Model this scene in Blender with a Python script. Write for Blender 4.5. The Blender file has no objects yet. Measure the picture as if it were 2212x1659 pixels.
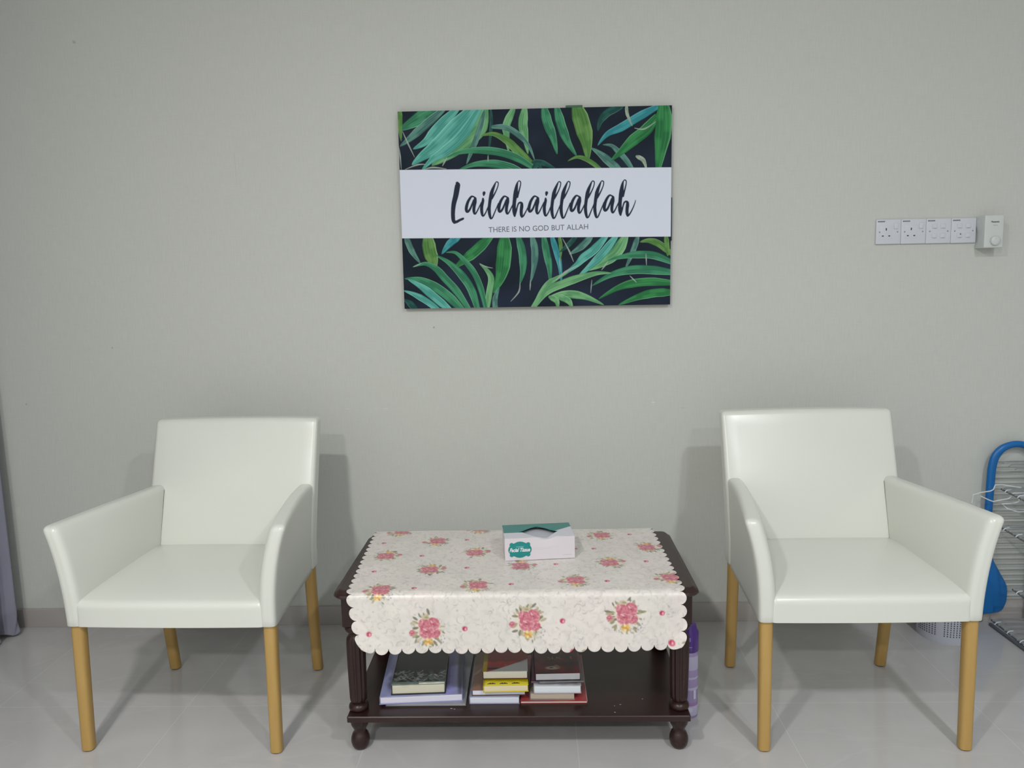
import bpy, bmesh, math, random
import numpy as np
from mathutils import Vector, Matrix
random.seed(7)
SC = bpy.context.scene
COL = SC.collection
PI = math.pi

# ------------------------------------------------------------------ camera, world, exposure
CAM_POS = Vector((0.0, -2.8007, 1.2916))
cd = bpy.data.cameras.new('camera'); cam = bpy.data.objects.new('camera', cd); COL.objects.link(cam)
cd.sensor_width = 36.0; cd.lens = 1666.5 / 2212 * 36.0; cd.clip_start = 0.02
_R = Vector((0.99944, 0.02596, -0.02109)); _F = Vector((-0.02853, 0.99077, -0.13249)); _U = _R.cross(_F)
cam.matrix_world = Matrix(((_R.x, _U.x, -_F.x, CAM_POS.x), (_R.y, _U.y, -_F.y, CAM_POS.y),
                           (_R.z, _U.z, -_F.z, CAM_POS.z), (0, 0, 0, 1)))
SC.camera = cam
w = bpy.data.worlds.new('world'); SC.world = w; w.use_nodes = True
w.node_tree.nodes['Background'].inputs[0].default_value = (0.55, 0.6, 0.62, 1)
w.node_tree.nodes['Background'].inputs[1].default_value = 0.02
SC.view_settings.view_transform = 'Standard'; SC.view_settings.look = 'None'
SC.view_settings.gamma = 1.0; SC.view_settings.use_curve_mapping = False
SC.view_settings.exposure = 0.02
LIGHTS = [(-0.96, -2.88, 36.0, (1.0, .985, .94)), (1.30, -3.02, 31.0, (.94, .98, 1.0)),
          (-0.96, -4.7, 50.0, (1.0, .99, .96)), (1.30, -4.7, 31.0, (.94, .98, 1.0))]
CEIL = 2.85

# ------------------------------------------------------------------ helpers
def S(r, g, b):
    f = lambda c: (c / 255 / 12.92) if c / 255 <= .04045 else ((c / 255 + .055) / 1.055) ** 2.4
    return (f(r), f(g), f(b))

def props(o, label=None, cat=None, group=None, kind=None):
    if label: o['label'] = label
    if cat: o['category'] = cat
    if group: o['group'] = group
    if kind: o['kind'] = kind
    return o

def obj(name, me, mat=None, parent=None, smooth=True):
    if isinstance(me, bmesh.types.BMesh):
        m = bpy.data.meshes.new(name); me.normal_update(); me.to_mesh(m); me.free(); me = m
    o = bpy.data.objects.new(name, me); COL.objects.link(o)
    if mat is not None:
        me.materials.clear()
        for q in (mat if isinstance(mat, (list, tuple)) else [mat]): me.materials.append(q)
    if smooth:
        me.polygons.foreach_set('use_smooth', [True] * len(me.polygons))
        if len(me.polygons) < 60000: me.set_sharp_from_angle(angle=math.radians(50))
    if parent: o.parent = parent
    return o

def thing(name, label, cat, loc=(0, 0, 0), rz=0, group=None):
    o = bpy.data.objects.new(name, None); COL.objects.link(o); o.location = loc; o.rotation_euler = (0, 0, rz)
    o.empty_display_size = .05
    return props(o, label, cat, group)

def rbox(h, r, n=3, k=2, deform=None, bm=None, center=(0, 0, 0)):
    """rounded box: half sizes h, radius r, n segments over each rounding, k spans on each flat"""
    bm = bm or bmesh.new(); cache = {}
    def axis(hh):
        rr = min(r, hh * .999)
        a = [-hh + rr * (1 - math.cos(PI / 2 * i / n)) for i in range(n)]
        b = [-(hh - rr) + 2 * (hh - rr) * i / k for i in range(k + 1)]
        c = [-v for v in reversed(a)]
        return a + b + c
    A = [axis(v) for v in h]
    def vert(p):
        key = tuple(round(v, 6) for v in p)
        if key in cache: return cache[key]
        q = [max(-(h[i] - r), min(h[i] - r, p[i])) if h[i] > r else 0 for i in range(3)]
        d = Vector([p[i] - q[i] for i in range(3)])
        v = Vector(q) + (d.normalized() * r if d.length > 1e-9 else d)
        v = Vector([v[i] + center[i] for i in range(3)])
        if deform: v = Vector(deform(v))
        cache[key] = bm.verts.new(v); return cache[key]
    for ax in range(3):
        u, w_ = (ax + 1) % 3, (ax + 2) % 3
        for s in (-1, 1):
            for i in range(len(A[u]) - 1):
                for j in range(len(A[w_]) - 1):
                    pts = []
                    for (a, b) in ((i, j), (i + 1, j), (i + 1, j + 1), (i, j + 1)):
                        p = [0, 0, 0]; p[ax] = s * h[ax]; p[u] = A[u][a]; p[w_] = A[w_][b]; pts.append(vert(p))
                    if s < 0: pts.reverse()
                    try: bm.faces.new(pts)
                    except ValueError: pass
    return bm

def box(c, h, bm=None, bev=0.0, rz=0):
    bm = bm or bmesh.new()
    if bev > 0:
        c_ = Vector(c); M = Matrix.Rotation(rz, 3, 'Z')
        return rbox(h, bev, 2, 1, deform=(lambda v: M @ v + c_), bm=bm)
    M = Matrix.Translation(c) @ Matrix.Rotation(rz, 4, 'Z') @ Matrix.Diagonal((h[0] * 2, h[1] * 2, h[2] * 2, 1))
    bmesh.ops.create_cube(bm, size=1.0, matrix=M); return bm

def tube(pts, r, bm=None, n=10, caps=True, smooth=0):
    bm = bm or bmesh.new(); P = [Vector(p) for p in pts]
    if smooth:
        Q = []
        for i in range(len(P) - 1):
            a = P[max(i - 1, 0)]; b = P[i]; c = P[i + 1]; d = P[min(i + 2, len(P) - 1)]
            for s in range(smooth):
                t = s / smooth
                Q.append(.5 * ((2 * b) + (c - a) * t + (2 * a - 5 * b + 4 * c - d) * t * t + (-a + 3 * b - 3 * c + d) * t ** 3))
        Q.append(P[-1]); P = Q
    R = r if isinstance(r, (list, tuple)) else [r] * len(P)
    up = None; rings = []
    for i, p in enumerate(P):
        t = (P[min(i + 1, len(P) - 1)] - P[max(i - 1, 0)]).normalized()
        if up is None: up = Vector((0, 0, 1)) if abs(t.z) < .9 else Vector((1, 0, 0))
        up = (up - t * up.dot(t)).normalized(); s = t.cross(up)
        rings.append([bm.verts.new(p + (up * math.cos(2 * PI * k / n) + s * math.sin(2 * PI * k / n)) * R[i]) for k in range(n)])
    for a, b in zip(rings, rings[1:]):
        for k in range(n): bm.faces.new((a[k], a[(k + 1) % n], b[(k + 1) % n], b[k]))
    if caps:
        bm.faces.new(rings[0][::-1]); bm.faces.new(rings[-1])
    bmesh.ops.recalc_face_normals(bm, faces=bm.faces)
    return bm

def lathe(prof, bm=None, n=32, c=(0, 0), flute=0, fl=None, square=None):
    """prof: (radius, z); flute: count of flutes where fl(z) gives the depth"""
    bm = bm or bmesh.new(); rings = []
    for r, z in prof:
        ring = []
        for k in range(n):
            a = 2 * PI * k / n
            rr = r * (1 - (fl(z) * (0.5 - 0.5 * math.cos(a * flute)) if flute else 0))
            ring.append(bm.verts.new((c[0] + rr * math.cos(a), c[1] + rr * math.sin(a), z)))
        rings.append(ring)
    for a, b in zip(rings, rings[1:]):
        for k in range(n): bm.faces.new((a[k], a[(k + 1) % n], b[(k + 1) % n], b[k]))
    bm.faces.new(rings[0][::-1]); bm.faces.new(rings[-1]); bmesh.ops.recalc_face_normals(bm, faces=bm.faces)
    return bm

def grid_mesh(name, X, Y, Z, colors=None):
    """X,Y,Z arrays (rows, cols) -> mesh, colours (rows, cols, 3) linear"""
    h, w_ = X.shape; co = np.stack([X, Y, Z], -1).reshape(-1, 3).astype(np.float32)
    i = np.arange((h - 1) * (w_ - 1)); r = i // (w_ - 1); c = i % (w_ - 1); a = r * w_ + c
    f = np.stack([a, a + w_, a + w_ + 1, a + 1], 1).astype(np.int32)
    m = bpy.data.meshes.new(name); m.vertices.add(len(co)); m.vertices.foreach_set('co', co.ravel())
    m.loops.add(f.size); m.loops.foreach_set('vertex_index', f.ravel())
    m.polygons.add(len(f)); m.polygons.foreach_set('loop_start', np.arange(0, f.size, 4, dtype=np.int32))
    m.update(calc_edges=True); m.validate()
    if colors is not None:
        at = m.color_attributes.new('print', 'FLOAT_COLOR', 'POINT')
        cc = np.ones((h * w_, 4), np.float32); cc[:, :3] = colors.reshape(-1, 3)
        at.data.foreach_set('color', cc.ravel())
    return m

def text_mesh(s, height, width=None, extr=0.0002, shear=0.0, offset=0.0, track=1.0):
    cu = bpy.data.curves.new('lettering', 'FONT'); cu.body = s; cu.size = 1; cu.extrude = 0; cu.shear = shear
    cu.offset = offset; cu.space_character = track; cu.align_x = 'LEFT'; cu.resolution_u = 4
    o = bpy.data.objects.new('tmp', cu); COL.objects.link(o)
    dg = bpy.context.evaluated_depsgraph_get(); dg.update()
    me = bpy.data.meshes.new_from_object(o.evaluated_get(dg)); bpy.data.objects.remove(o)
    n = len(me.vertices); co = np.zeros(n * 3, np.float32); me.vertices.foreach_get('co', co); co = co.reshape(-1, 3)
    mn = co.min(0); mx = co.max(0); sc = height / (mx[1] - mn[1]); sx = (width / (mx[0] - mn[0])) if width else sc
    co = (co - mn) * np.array([sx, sc, 1]); me.vertices.foreach_set('co', co.ravel().astype(np.float32)); me.update()
    return me

# ------------------------------------------------------------------ 2D painter used for prints
class Ras:
    def __init__(s, w_, h, ppm, base):
        s.ppm = ppm; s.W = int(w_ * ppm); s.H = int(h * ppm); s.w = w_; s.h = h
        s.im = np.ones((s.H, s.W, 3)) * np.array(base)
        s.rng = np.random.default_rng(3)
    def _win(s, x0, y0, x1, y1):
        a = max(0, int(x0)); b = max(0, int(y0)); c = min(s.W, int(x1) + 2); d = min(s.H, int(y1) + 2)
        if c <= a or d <= b: return None
        yy, xx = np.mgrid[b:d, a:c]; return a, b, c, d, xx + .5, yy + .5
    def put(s, win, al, colr):
        a, b, c, d = win[:4]; al = np.clip(al, 0, 1)[..., None]
        s.im[b:d, a:c] = s.im[b:d, a:c] * (1 - al) + np.asarray(colr) * al
    def ellipse(s, x, y, rx, ry, col, ang=0, al=1.0, soft=1.0, inner=None):
        """x, y, rx, ry in metres (y downwards)"""
        p = s.ppm; x *= p; y *= p; rx *= p; ry *= p; m = max(rx, ry) + 2
        W = s._win(x - m, y - m, x + m, y + m)
        if W is None: return
        dx = W[4] - x; dy = W[5] - y; c, n = math.cos(ang), math.sin(ang)
        u = (c * dx + n * dy) / max(rx, .3); v = (-n * dx + c * dy) / max(ry, .3); r = np.sqrt(u * u + v * v)
        cc = np.array(col)
        if inner is not None:
            t = np.clip(r, 0, 1)[..., None]; cc = np.array(inner) * (1 - t) + cc * t
        s.put(W, (1 - r) * min(rx, ry) / soft * al if al >= 1 else np.clip((1 - r) * min(rx, ry) / soft, 0, 1) * al, cc)
    def ribbon(s, pts, wid, fn, n=48):
        """pts raster px; wid(t) half-width px; fn(t, q, shape) -> colour, alpha (q = lateral -1..1)"""
        P = np.array(pts, float); k = len(P); T = np.linspace(0, k - 1 - 1e-6, n); I = T.astype(int); f = (T - I)[:, None]
        g = lambda j: P[np.clip(j, 0, k - 1)]
        a, b, c, d = g(I - 1), g(I), g(I + 1), g(I + 2)
        C = .5 * (2 * b + (c - a) * f + (2 * a - 5 * b + 4 * c - d) * f * f + (-a + 3 * b - 3 * c + d) * f ** 3)
        D = np.gradient(C, axis=0); D /= np.maximum(1e-6, np.hypot(D[:, 0], D[:, 1]))[:, None]
        t = np.linspace(0, 1, n); hw = np.array([wid(q) for q in t]); m = hw.max() + 2
        W = s._win(C[:, 0].min() - m, C[:, 1].min() - m, C[:, 0].max() + m, C[:, 1].max() + m)
        if W is None: return
        xx, yy = W[4], W[5]; best = np.full(xx.shape, 1e9); bi = np.zeros(xx.shape, int)
        for i in range(n):
            dd = (xx - C[i, 0]) ** 2 + (yy - C[i, 1]) ** 2; mk = dd < best; best[mk] = dd[mk]; bi[mk] = i
        lat = (xx - C[bi, 0]) * (-D[bi, 1]) + (yy - C[bi, 1]) * D[bi, 0]
        lon = (xx - C[bi, 0]) * D[bi, 0] + (yy - C[bi, 1]) * D[bi, 1]
        dist = np.sqrt(best); h = hw[bi]; al = np.clip(h - dist + .5, 0, 1)
        tt = np.clip(t[bi] + lon / (n * 3.0) * 0, 0, 1)
        col, a2 = fn(tt, np.clip(lat / np.maximum(h, .5), -1, 1), xx, yy)
        s.put(W, al * a2, col)
    def half(s):
        H2, W2 = s.H // 2, s.W // 2; im = s.im[:H2 * 2, :W2 * 2]
        return im.reshape(H2, 2, W2, 2, 3).mean((1, 3))

def smooth_noise(rng, h, w_, cell):
    gh, gw = int(h / cell) + 3, int(w_ / cell) + 3; g = rng.random((gh, gw))
    y = np.arange(h) / cell; x = np.arange(w_) / cell; yi = y.astype(int); xi = x.astype(int)
    fy = y - yi; fx = x - xi; fy = (fy * fy * (3 - 2 * fy))[:, None]; fx = (fx * fx * (3 - 2 * fx))[None]
    A = g[np.ix_(yi, xi)]; B = g[np.ix_(yi, xi + 1)]; C = g[np.ix_(yi + 1, xi)]; D = g[np.ix_(yi + 1, xi + 1)]
    return (A * (1 - fx) + B * fx) * (1 - fy) + (C * (1 - fx) + D * fx) * fy

# ------------------------------------------------------------------ materials
def mat(name, col, rough=.5, spec=.5, metal=0, coat=0, bump=None, bscale=200, bstr=.1, var=0, vscale=5, vcol=None, trans=0, vaniso=None):
    m = bpy.data.materials.new(name); m.use_nodes = True; N = m.node_tree.nodes; L = m.node_tree.links; b = N['Principled BSDF']
    b.inputs['Base Color'].default_value = (*col, 1); b.inputs['Roughness'].default_value = rough
    b.inputs['Specular IOR Level'].default_value = spec; b.inputs['Metallic'].default_value = metal
    b.inputs['Coat Weight'].default_value = coat; b.inputs['Coat Roughness'].default_value = .2
    tc = N.new('ShaderNodeTexCoord')
    if var:
        mp = N.new('ShaderNodeMapping'); L.new(tc.outputs['Object'], mp.inputs[0])
        if vaniso: mp.inputs['Scale'].default_value = vaniso
        nz = N.new('ShaderNodeTexNoise'); nz.inputs['Scale'].default_value = vscale; nz.inputs['Detail'].default_value = 4
        L.new(mp.outputs[0], nz.inputs['Vector'])
        mx = N.new('ShaderNodeMix'); mx.data_type = 'RGBA'; L.new(nz.outputs['Fac'], mx.inputs['Factor'])
        c2 = vcol or tuple(c * (1 - var) for c in col); c1 = tuple(min(1, c * (1 + var)) for c in col) if not vcol else col
        mx.inputs[6].default_value = (*c1, 1); mx.inputs[7].default_value = (*c2, 1); L.new(mx.outputs[2], b.inputs['Base Color'])
    if bump:
        n2 = N.new('ShaderNodeTexNoise'); n2.inputs['Scale'].default_value = bscale; n2.inputs['Detail'].default_value = 3
        L.new(tc.outputs['Object'], n2.inputs['Vector']); bp = N.new('ShaderNodeBump'); bp.inputs['Strength'].default_value = bstr
        bp.inputs['Distance'].default_value = bump; L.new(n2.outputs['Fac'], bp.inputs['Height']); L.new(bp.outputs[0], b.inputs['Normal'])
    return m

def print_mat(name, rough=.5, coat=0, bump=None, bscale=300, bstr=.2, spec=.5):
    m = mat(name, (.5, .5, .5), rough, spec, coat=coat, bump=bump, bscale=bscale, bstr=bstr)
    N = m.node_tree.nodes; a = N.new('ShaderNodeAttribute'); a.attribute_name = 'print'
    m.node_tree.links.new(a.outputs['Color'], N['Principled BSDF'].inputs['Base Color']); return m

def wall_material(name, col, marks=()):
    m = bpy.data.materials.new(name); m.use_nodes = True; N = m.node_tree.nodes; L = m.node_tree.links; b = N['Principled BSDF']
    b.inputs['Roughness'].default_value = .62; b.inputs['Specular IOR Level'].default_value = .25
    tc = N.new('ShaderNodeTexCoord')
    def noise(scale, vec, det=3):
        mp = N.new('ShaderNodeMapping'); mp.inputs['Scale'].default_value = vec; L.new(tc.outputs['Object'], mp.inputs[0])
        n = N.new('ShaderNodeTexNoise'); n.inputs['Scale'].default_value = scale; n.inputs['Detail'].default_value = det
        L.new(mp.outputs[0], n.inputs['Vector']); return n.outputs['Fac']
    def math_(op, a, c, cl=False):
        n = N.new('ShaderNodeMath'); n.operation = op; n.use_clamp = cl
        for i, q in enumerate((a, c)):
            if q is None: continue
            if isinstance(q, (int, float)): n.inputs[i].default_value = q
            else: L.new(q, n.inputs[i])
        return n.outputs[0]
    v = noise(60, (4, 4, .35)); h = noise(60, (.35, .35, 5)); big = noise(1.1, (1, 1, 1), 2)
    tex = math_('ADD', math_('MULTIPLY', v, .6), math_('MULTIPLY', h, .4))
    k = math_('ADD', math_('MULTIPLY', math_('SUBTRACT', tex, .5), .20), 1.0)
    k2 = math_('MULTIPLY', k, math_('ADD', math_('MULTIPLY', math_('SUBTRACT', big, .5), .06), 1.0))
    vm = N.new('ShaderNodeVectorMath'); vm.operation = 'SCALE'; vm.inputs[0].default_value = col; L.new(k2, vm.inputs['Scale'])
    cur = vm.outputs[0]
    sp = N.new('ShaderNodeSeparateXYZ'); L.new(tc.outputs['Object'], sp.inputs[0])
    jag = math_('MULTIPLY', math_('SUBTRACT', noise(130, (1, 1, 1)), .5), 1.7)
    for (x, z, rx, rz_, c, s) in marks:
        dx = math_('DIVIDE', math_('SUBTRACT', sp.outputs[0], x), rx); dz = math_('DIVIDE', math_('SUBTRACT', sp.outputs[2], z), rz_)
        r = math_('SQRT', math_('ADD', math_('MULTIPLY', dx, dx), math_('MULTIPLY', dz, dz)), None)
        f = math_('MULTIPLY', math_('SUBTRACT', math_('ADD', 1.0, jag), r, True), s, True)
        mx = N.new('ShaderNodeMix'); mx.data_type = 'RGBA'; L.new(f, mx.inputs['Factor']); L.new(cur, mx.inputs[6])
        mx.inputs[7].default_value = (*c, 1); cur = mx.outputs[2]
    L.new(cur, b.inputs['Base Color'])
    bp = N.new('ShaderNodeBump'); bp.inputs['Strength'].default_value = .15; bp.inputs['Distance'].default_value = .001
    L.new(tex, bp.inputs['Height']); L.new(bp.outputs[0], b.inputs['Normal']); return m

def tile_material(name, col, grout, ox, oy, size=.6, rough=.12, vein=.055):
    m = bpy.data.materials.new(name); m.use_nodes = True; N = m.node_tree.nodes; L = m.node_tree.links; b = N['Principled BSDF']
    tc = N.new('ShaderNodeTexCoord'); mp = N.new('ShaderNodeMapping'); mp.inputs['Location'].default_value = (-ox, -oy, 0); L.new(tc.outputs['Object'], mp.inputs[0])
    br = N.new('ShaderNodeTexBrick'); br.offset = 0; br.squash = 1; br.inputs['Scale'].default_value = 1
    br.inputs['Brick Width'].default_value = size; br.inputs['Row Height'].default_value = size
    br.inputs['Mortar Size'].default_value = .0011; br.inputs['Mortar Smooth'].default_value = .3
    L.new(mp.outputs[0], br.inputs['Vector'])
    n1 = N.new('ShaderNodeTexNoise'); n1.inputs['Scale'].default_value = 3.2; n1.inputs['Detail'].default_value = 7; n1.inputs['Distortion'].default_value = 1.2
    L.new(tc.outputs['Object'], n1.inputs['Vector'])
    r1 = N.new('ShaderNodeValToRGB'); r1.color_ramp.elements[0].position = .3; r1.color_ramp.elements[1].position = .7
    r1.color_ramp.elements[0].color = (*[c * (1 - vein) for c in col], 1); r1.color_ramp.elements[1].color = (*[c * (1 + vein) for c in col], 1)
    L.new(n1.outputs['Fac'], r1.inputs[0])
    # thin pale veins
    m2 = N.new('ShaderNodeMapping'); m2.inputs['Rotation'].default_value = (0, 0, .75); m2.inputs['Scale'].default_value = (1, 3.2, 1); L.new(tc.outputs['Object'], m2.inputs[0])
    n2 = N.new('ShaderNodeTexNoise'); n2.inputs['Scale'].default_value = 1.3; n2.inputs['Detail'].default_value = 3; n2.inputs['Distortion'].default_value = .6
    L.new(m2.outputs[0], n2.inputs['Vector']); r2 = N.new('ShaderNodeValToRGB'); e = r2.color_ramp.elements
    e[0].position = .485; e[0].color = (0, 0, 0, 1); e[1].position = .515; e[1].color = (0, 0, 0, 1)
    k = e.new(.5); k.color = (.14, .14, .14, 1); L.new(n2.outputs['Fac'], r2.inputs[0])
    mv = N.new('ShaderNodeMix'); mv.data_type = 'RGBA'; L.new(r2.outputs[0], mv.inputs['Factor']); L.new(r1.outputs[0], mv.inputs[6]); mv.inputs[7].default_value = (.72, .72, .72, 1)
    mx = N.new('ShaderNodeMix'); mx.data_type = 'RGBA'; L.new(br.outputs['Fac'], mx.inputs['Factor'])
    L.new(mv.outputs[2], mx.inputs[6]); mx.inputs[7].default_value = (*grout, 1); L.new(mx.outputs[2], b.inputs['Base Color'])
    b.inputs['Roughness'].default_value = rough; b.inputs['Specular IOR Level'].default_value = .5
    return m

M = {}
M['wall'] = wall_material('linen_wallpaper', (.610, .624, .590), marks=[
    (-.692, .8345, .012, .0016, (.8, .8, .78), 1.0), (-.588, .833, .007, .0015, (.8, .8, .78), .7), (-.548, .8335, .016, .0016, (.8, .8, .78), .8),
    (.434, .840, .010, .002, (.85, .85, .83), 1.2), (-1.591, 2.155, .007, .007, (.25, .25, .22), .7), (-.361, 1.13, .005, .005, (.22, .22, .2), .8),
    (-1.553, 1.077, .004, .004, (.22, .22, .2), .8), (-1.898, .873, .004, .005, (.25, .15, .13), .9), (-1.05, 1.72, .0016, .11, (.38, .38, .34), .35),
    (.545, .818, .02, .0015, (.38, .38, .36), .5)])
M['wall_plain'] = wall_material('painted_wall', (.62, .63, .60))
M['ceiling'] = mat('white_ceiling', (.86, .86, .85), .8)
M['floor'] = tile_material('grey_porcelain_tile', (.545, .535, .540), (.66, .65, .65), .104, .02)
M['skirt'] = tile_material('grey_skirting_tile', (.47, .44, .425), (.5, .49, .48), .104, .5, rough=.3)
M['leather'] = mat('cream_leather', (.735, .750, .697), .28, .55, coat=.15, bump=.0016, bscale=17, bstr=.25, var=.03, vscale=3.5)
M['seam'] = mat('olive_seam', (.16, .165, .12), .7)
M['wood_leg'] = mat('oak_leg', S(194, 160, 98), .42, .45, var=.12, vscale=14, vaniso=(3, 3, .5), vcol=S(176, 140, 78))
M['foot_pad'] = mat('brown_foot_pad', S(70, 45, 30), .6)
M['darkwood'] = mat('dark_stained_wood', (.036, .0145, .0125), .34, .4, coat=.08, var=.3, vscale=10, vaniso=(.4, 3, 3), vcol=(.022, .009, .008))
M['white_plastic'] = mat('white_plastic', (.66, .68, .74), .3, .5)
M['white_plastic_b'] = mat('warm_white_plastic', (.64, .67, .67), .35, .5)
M['mid_grey_plastic'] = mat('grey_plastic', (.40, .41, .44), .4)  # plain mid grey for outlet slots and small print
M['dark'] = mat('dark_recess', (.03, .03, .04), .5)
M['ink'] = mat('dark_ink', (.035, .04, .065), .5)
M['greyink'] = mat('grey_ink', (.30, .30, .32), .6)
M['ink_soft'] = mat('soft_grey_ink', (.13, .14, .18), .6)
M['white_ink'] = mat('white_ink', (.85, .88, .88), .5)
M['gold_ink'] = mat('gold_ink', (.72, .50, .27), .5)
M['metal'] = mat('painted_wire', (.33, .36, .38), .35, .5, metal=.35)
M['metal_white'] = mat('white_wire', (.70, .75, .80), .3, .5)
M['metal_dark'] = mat('dark_rail', (.17, .18, .20), .4, .5, metal=.3)
M['blue'] = mat('blue_plastic', (.006, .145, .45), .33, .5)
M['basket'] = mat('white_basket', (.56, .57, .66), .4)
M['curtain'] = mat('purple_grey_curtain', (.27, .275, .35), .75, .2, bump=.001, bscale=500, bstr=.2, var=.12, vscale=9)
M['can'] = mat('lavender_can', (.36, .29, .52), .25, .5)
M['can_band'] = mat('pale_can_band', (.50, .46, .66), .25)
M['can_pink'] = mat('mauve_can_band', (.34, .20, .42), .25)
M['cap'] = mat('purple_cap', (.085, .03, .25), .2, .5)
M['valve'] = mat('cap_recess', (.25, .18, .5), .3)

# ------------------------------------------------------------------ room shell
XL, XR, YB = -2.10, 3.9, -6.2
def slab(name, c, h, m):
    return props(obj(name, box(c, h), m, smooth=False), kind='structure')
slab('floor', ((XL + XR) / 2, YB / 2 + .05, -.05), ((XR - XL) / 2 + .1, -YB / 2 + .15, .05), M['floor'])
slab('wall_back', ((XL + XR) / 2, .06, CEIL / 2), ((XR - XL) / 2 + .12, .06, CEIL / 2), M['wall'])
slab('wall_left', (XL - .06, YB / 2, CEIL / 2), (.06, -YB / 2, CEIL / 2), M['wall_plain'])
slab('wall_right', (XR + .06, YB / 2, CEIL / 2), (.06, -YB / 2, CEIL / 2), M['wall_plain'])
slab('wall_front', ((XL + XR) / 2, YB - .06, CEIL / 2), ((XR - XL) / 2 + .12, .06, CEIL / 2), M['wall_plain'])
slab('ceiling', ((XL + XR) / 2, YB / 2, CEIL + .05), ((XR - XL) / 2 + .12, -YB / 2 + .12, .05), M['ceiling'])
props(obj('baseboard_back', box(((XL + XR) / 2, -.006, .0363), ((XR - XL) / 2, .006, .0363), bev=.0012), M['skirt']), kind='structure')

for i, (lx, ly, pw, lc) in enumerate(LIGHTS):
    t = thing('ceiling_light', ['round recessed downlight above the left chair side', 'round recessed downlight above the right chair side',
              'round recessed downlight further back on the left', 'round recessed downlight further back on the right'][i], 'light', (lx, ly, CEIL), 0, 'recessed ceiling downlights')
    bm = lathe([(.078, -.001), (.098, -.001), (.102, -.008), (.094, -.012), (.080, -.010), (.078, -.001)], n=40)
    obj('trim_ring', bm, M['white_plastic'], t)
    ld = bpy.data.lights.new('lamp', 'AREA'); ld.shape = 'DISK'; ld.size = .15; ld.energy = pw; ld.color = lc
    lo = bpy.data.objects.new('lamp', ld); COL.objects.link(lo); lo.location = (0, 0, -.014); lo.parent = t

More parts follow.
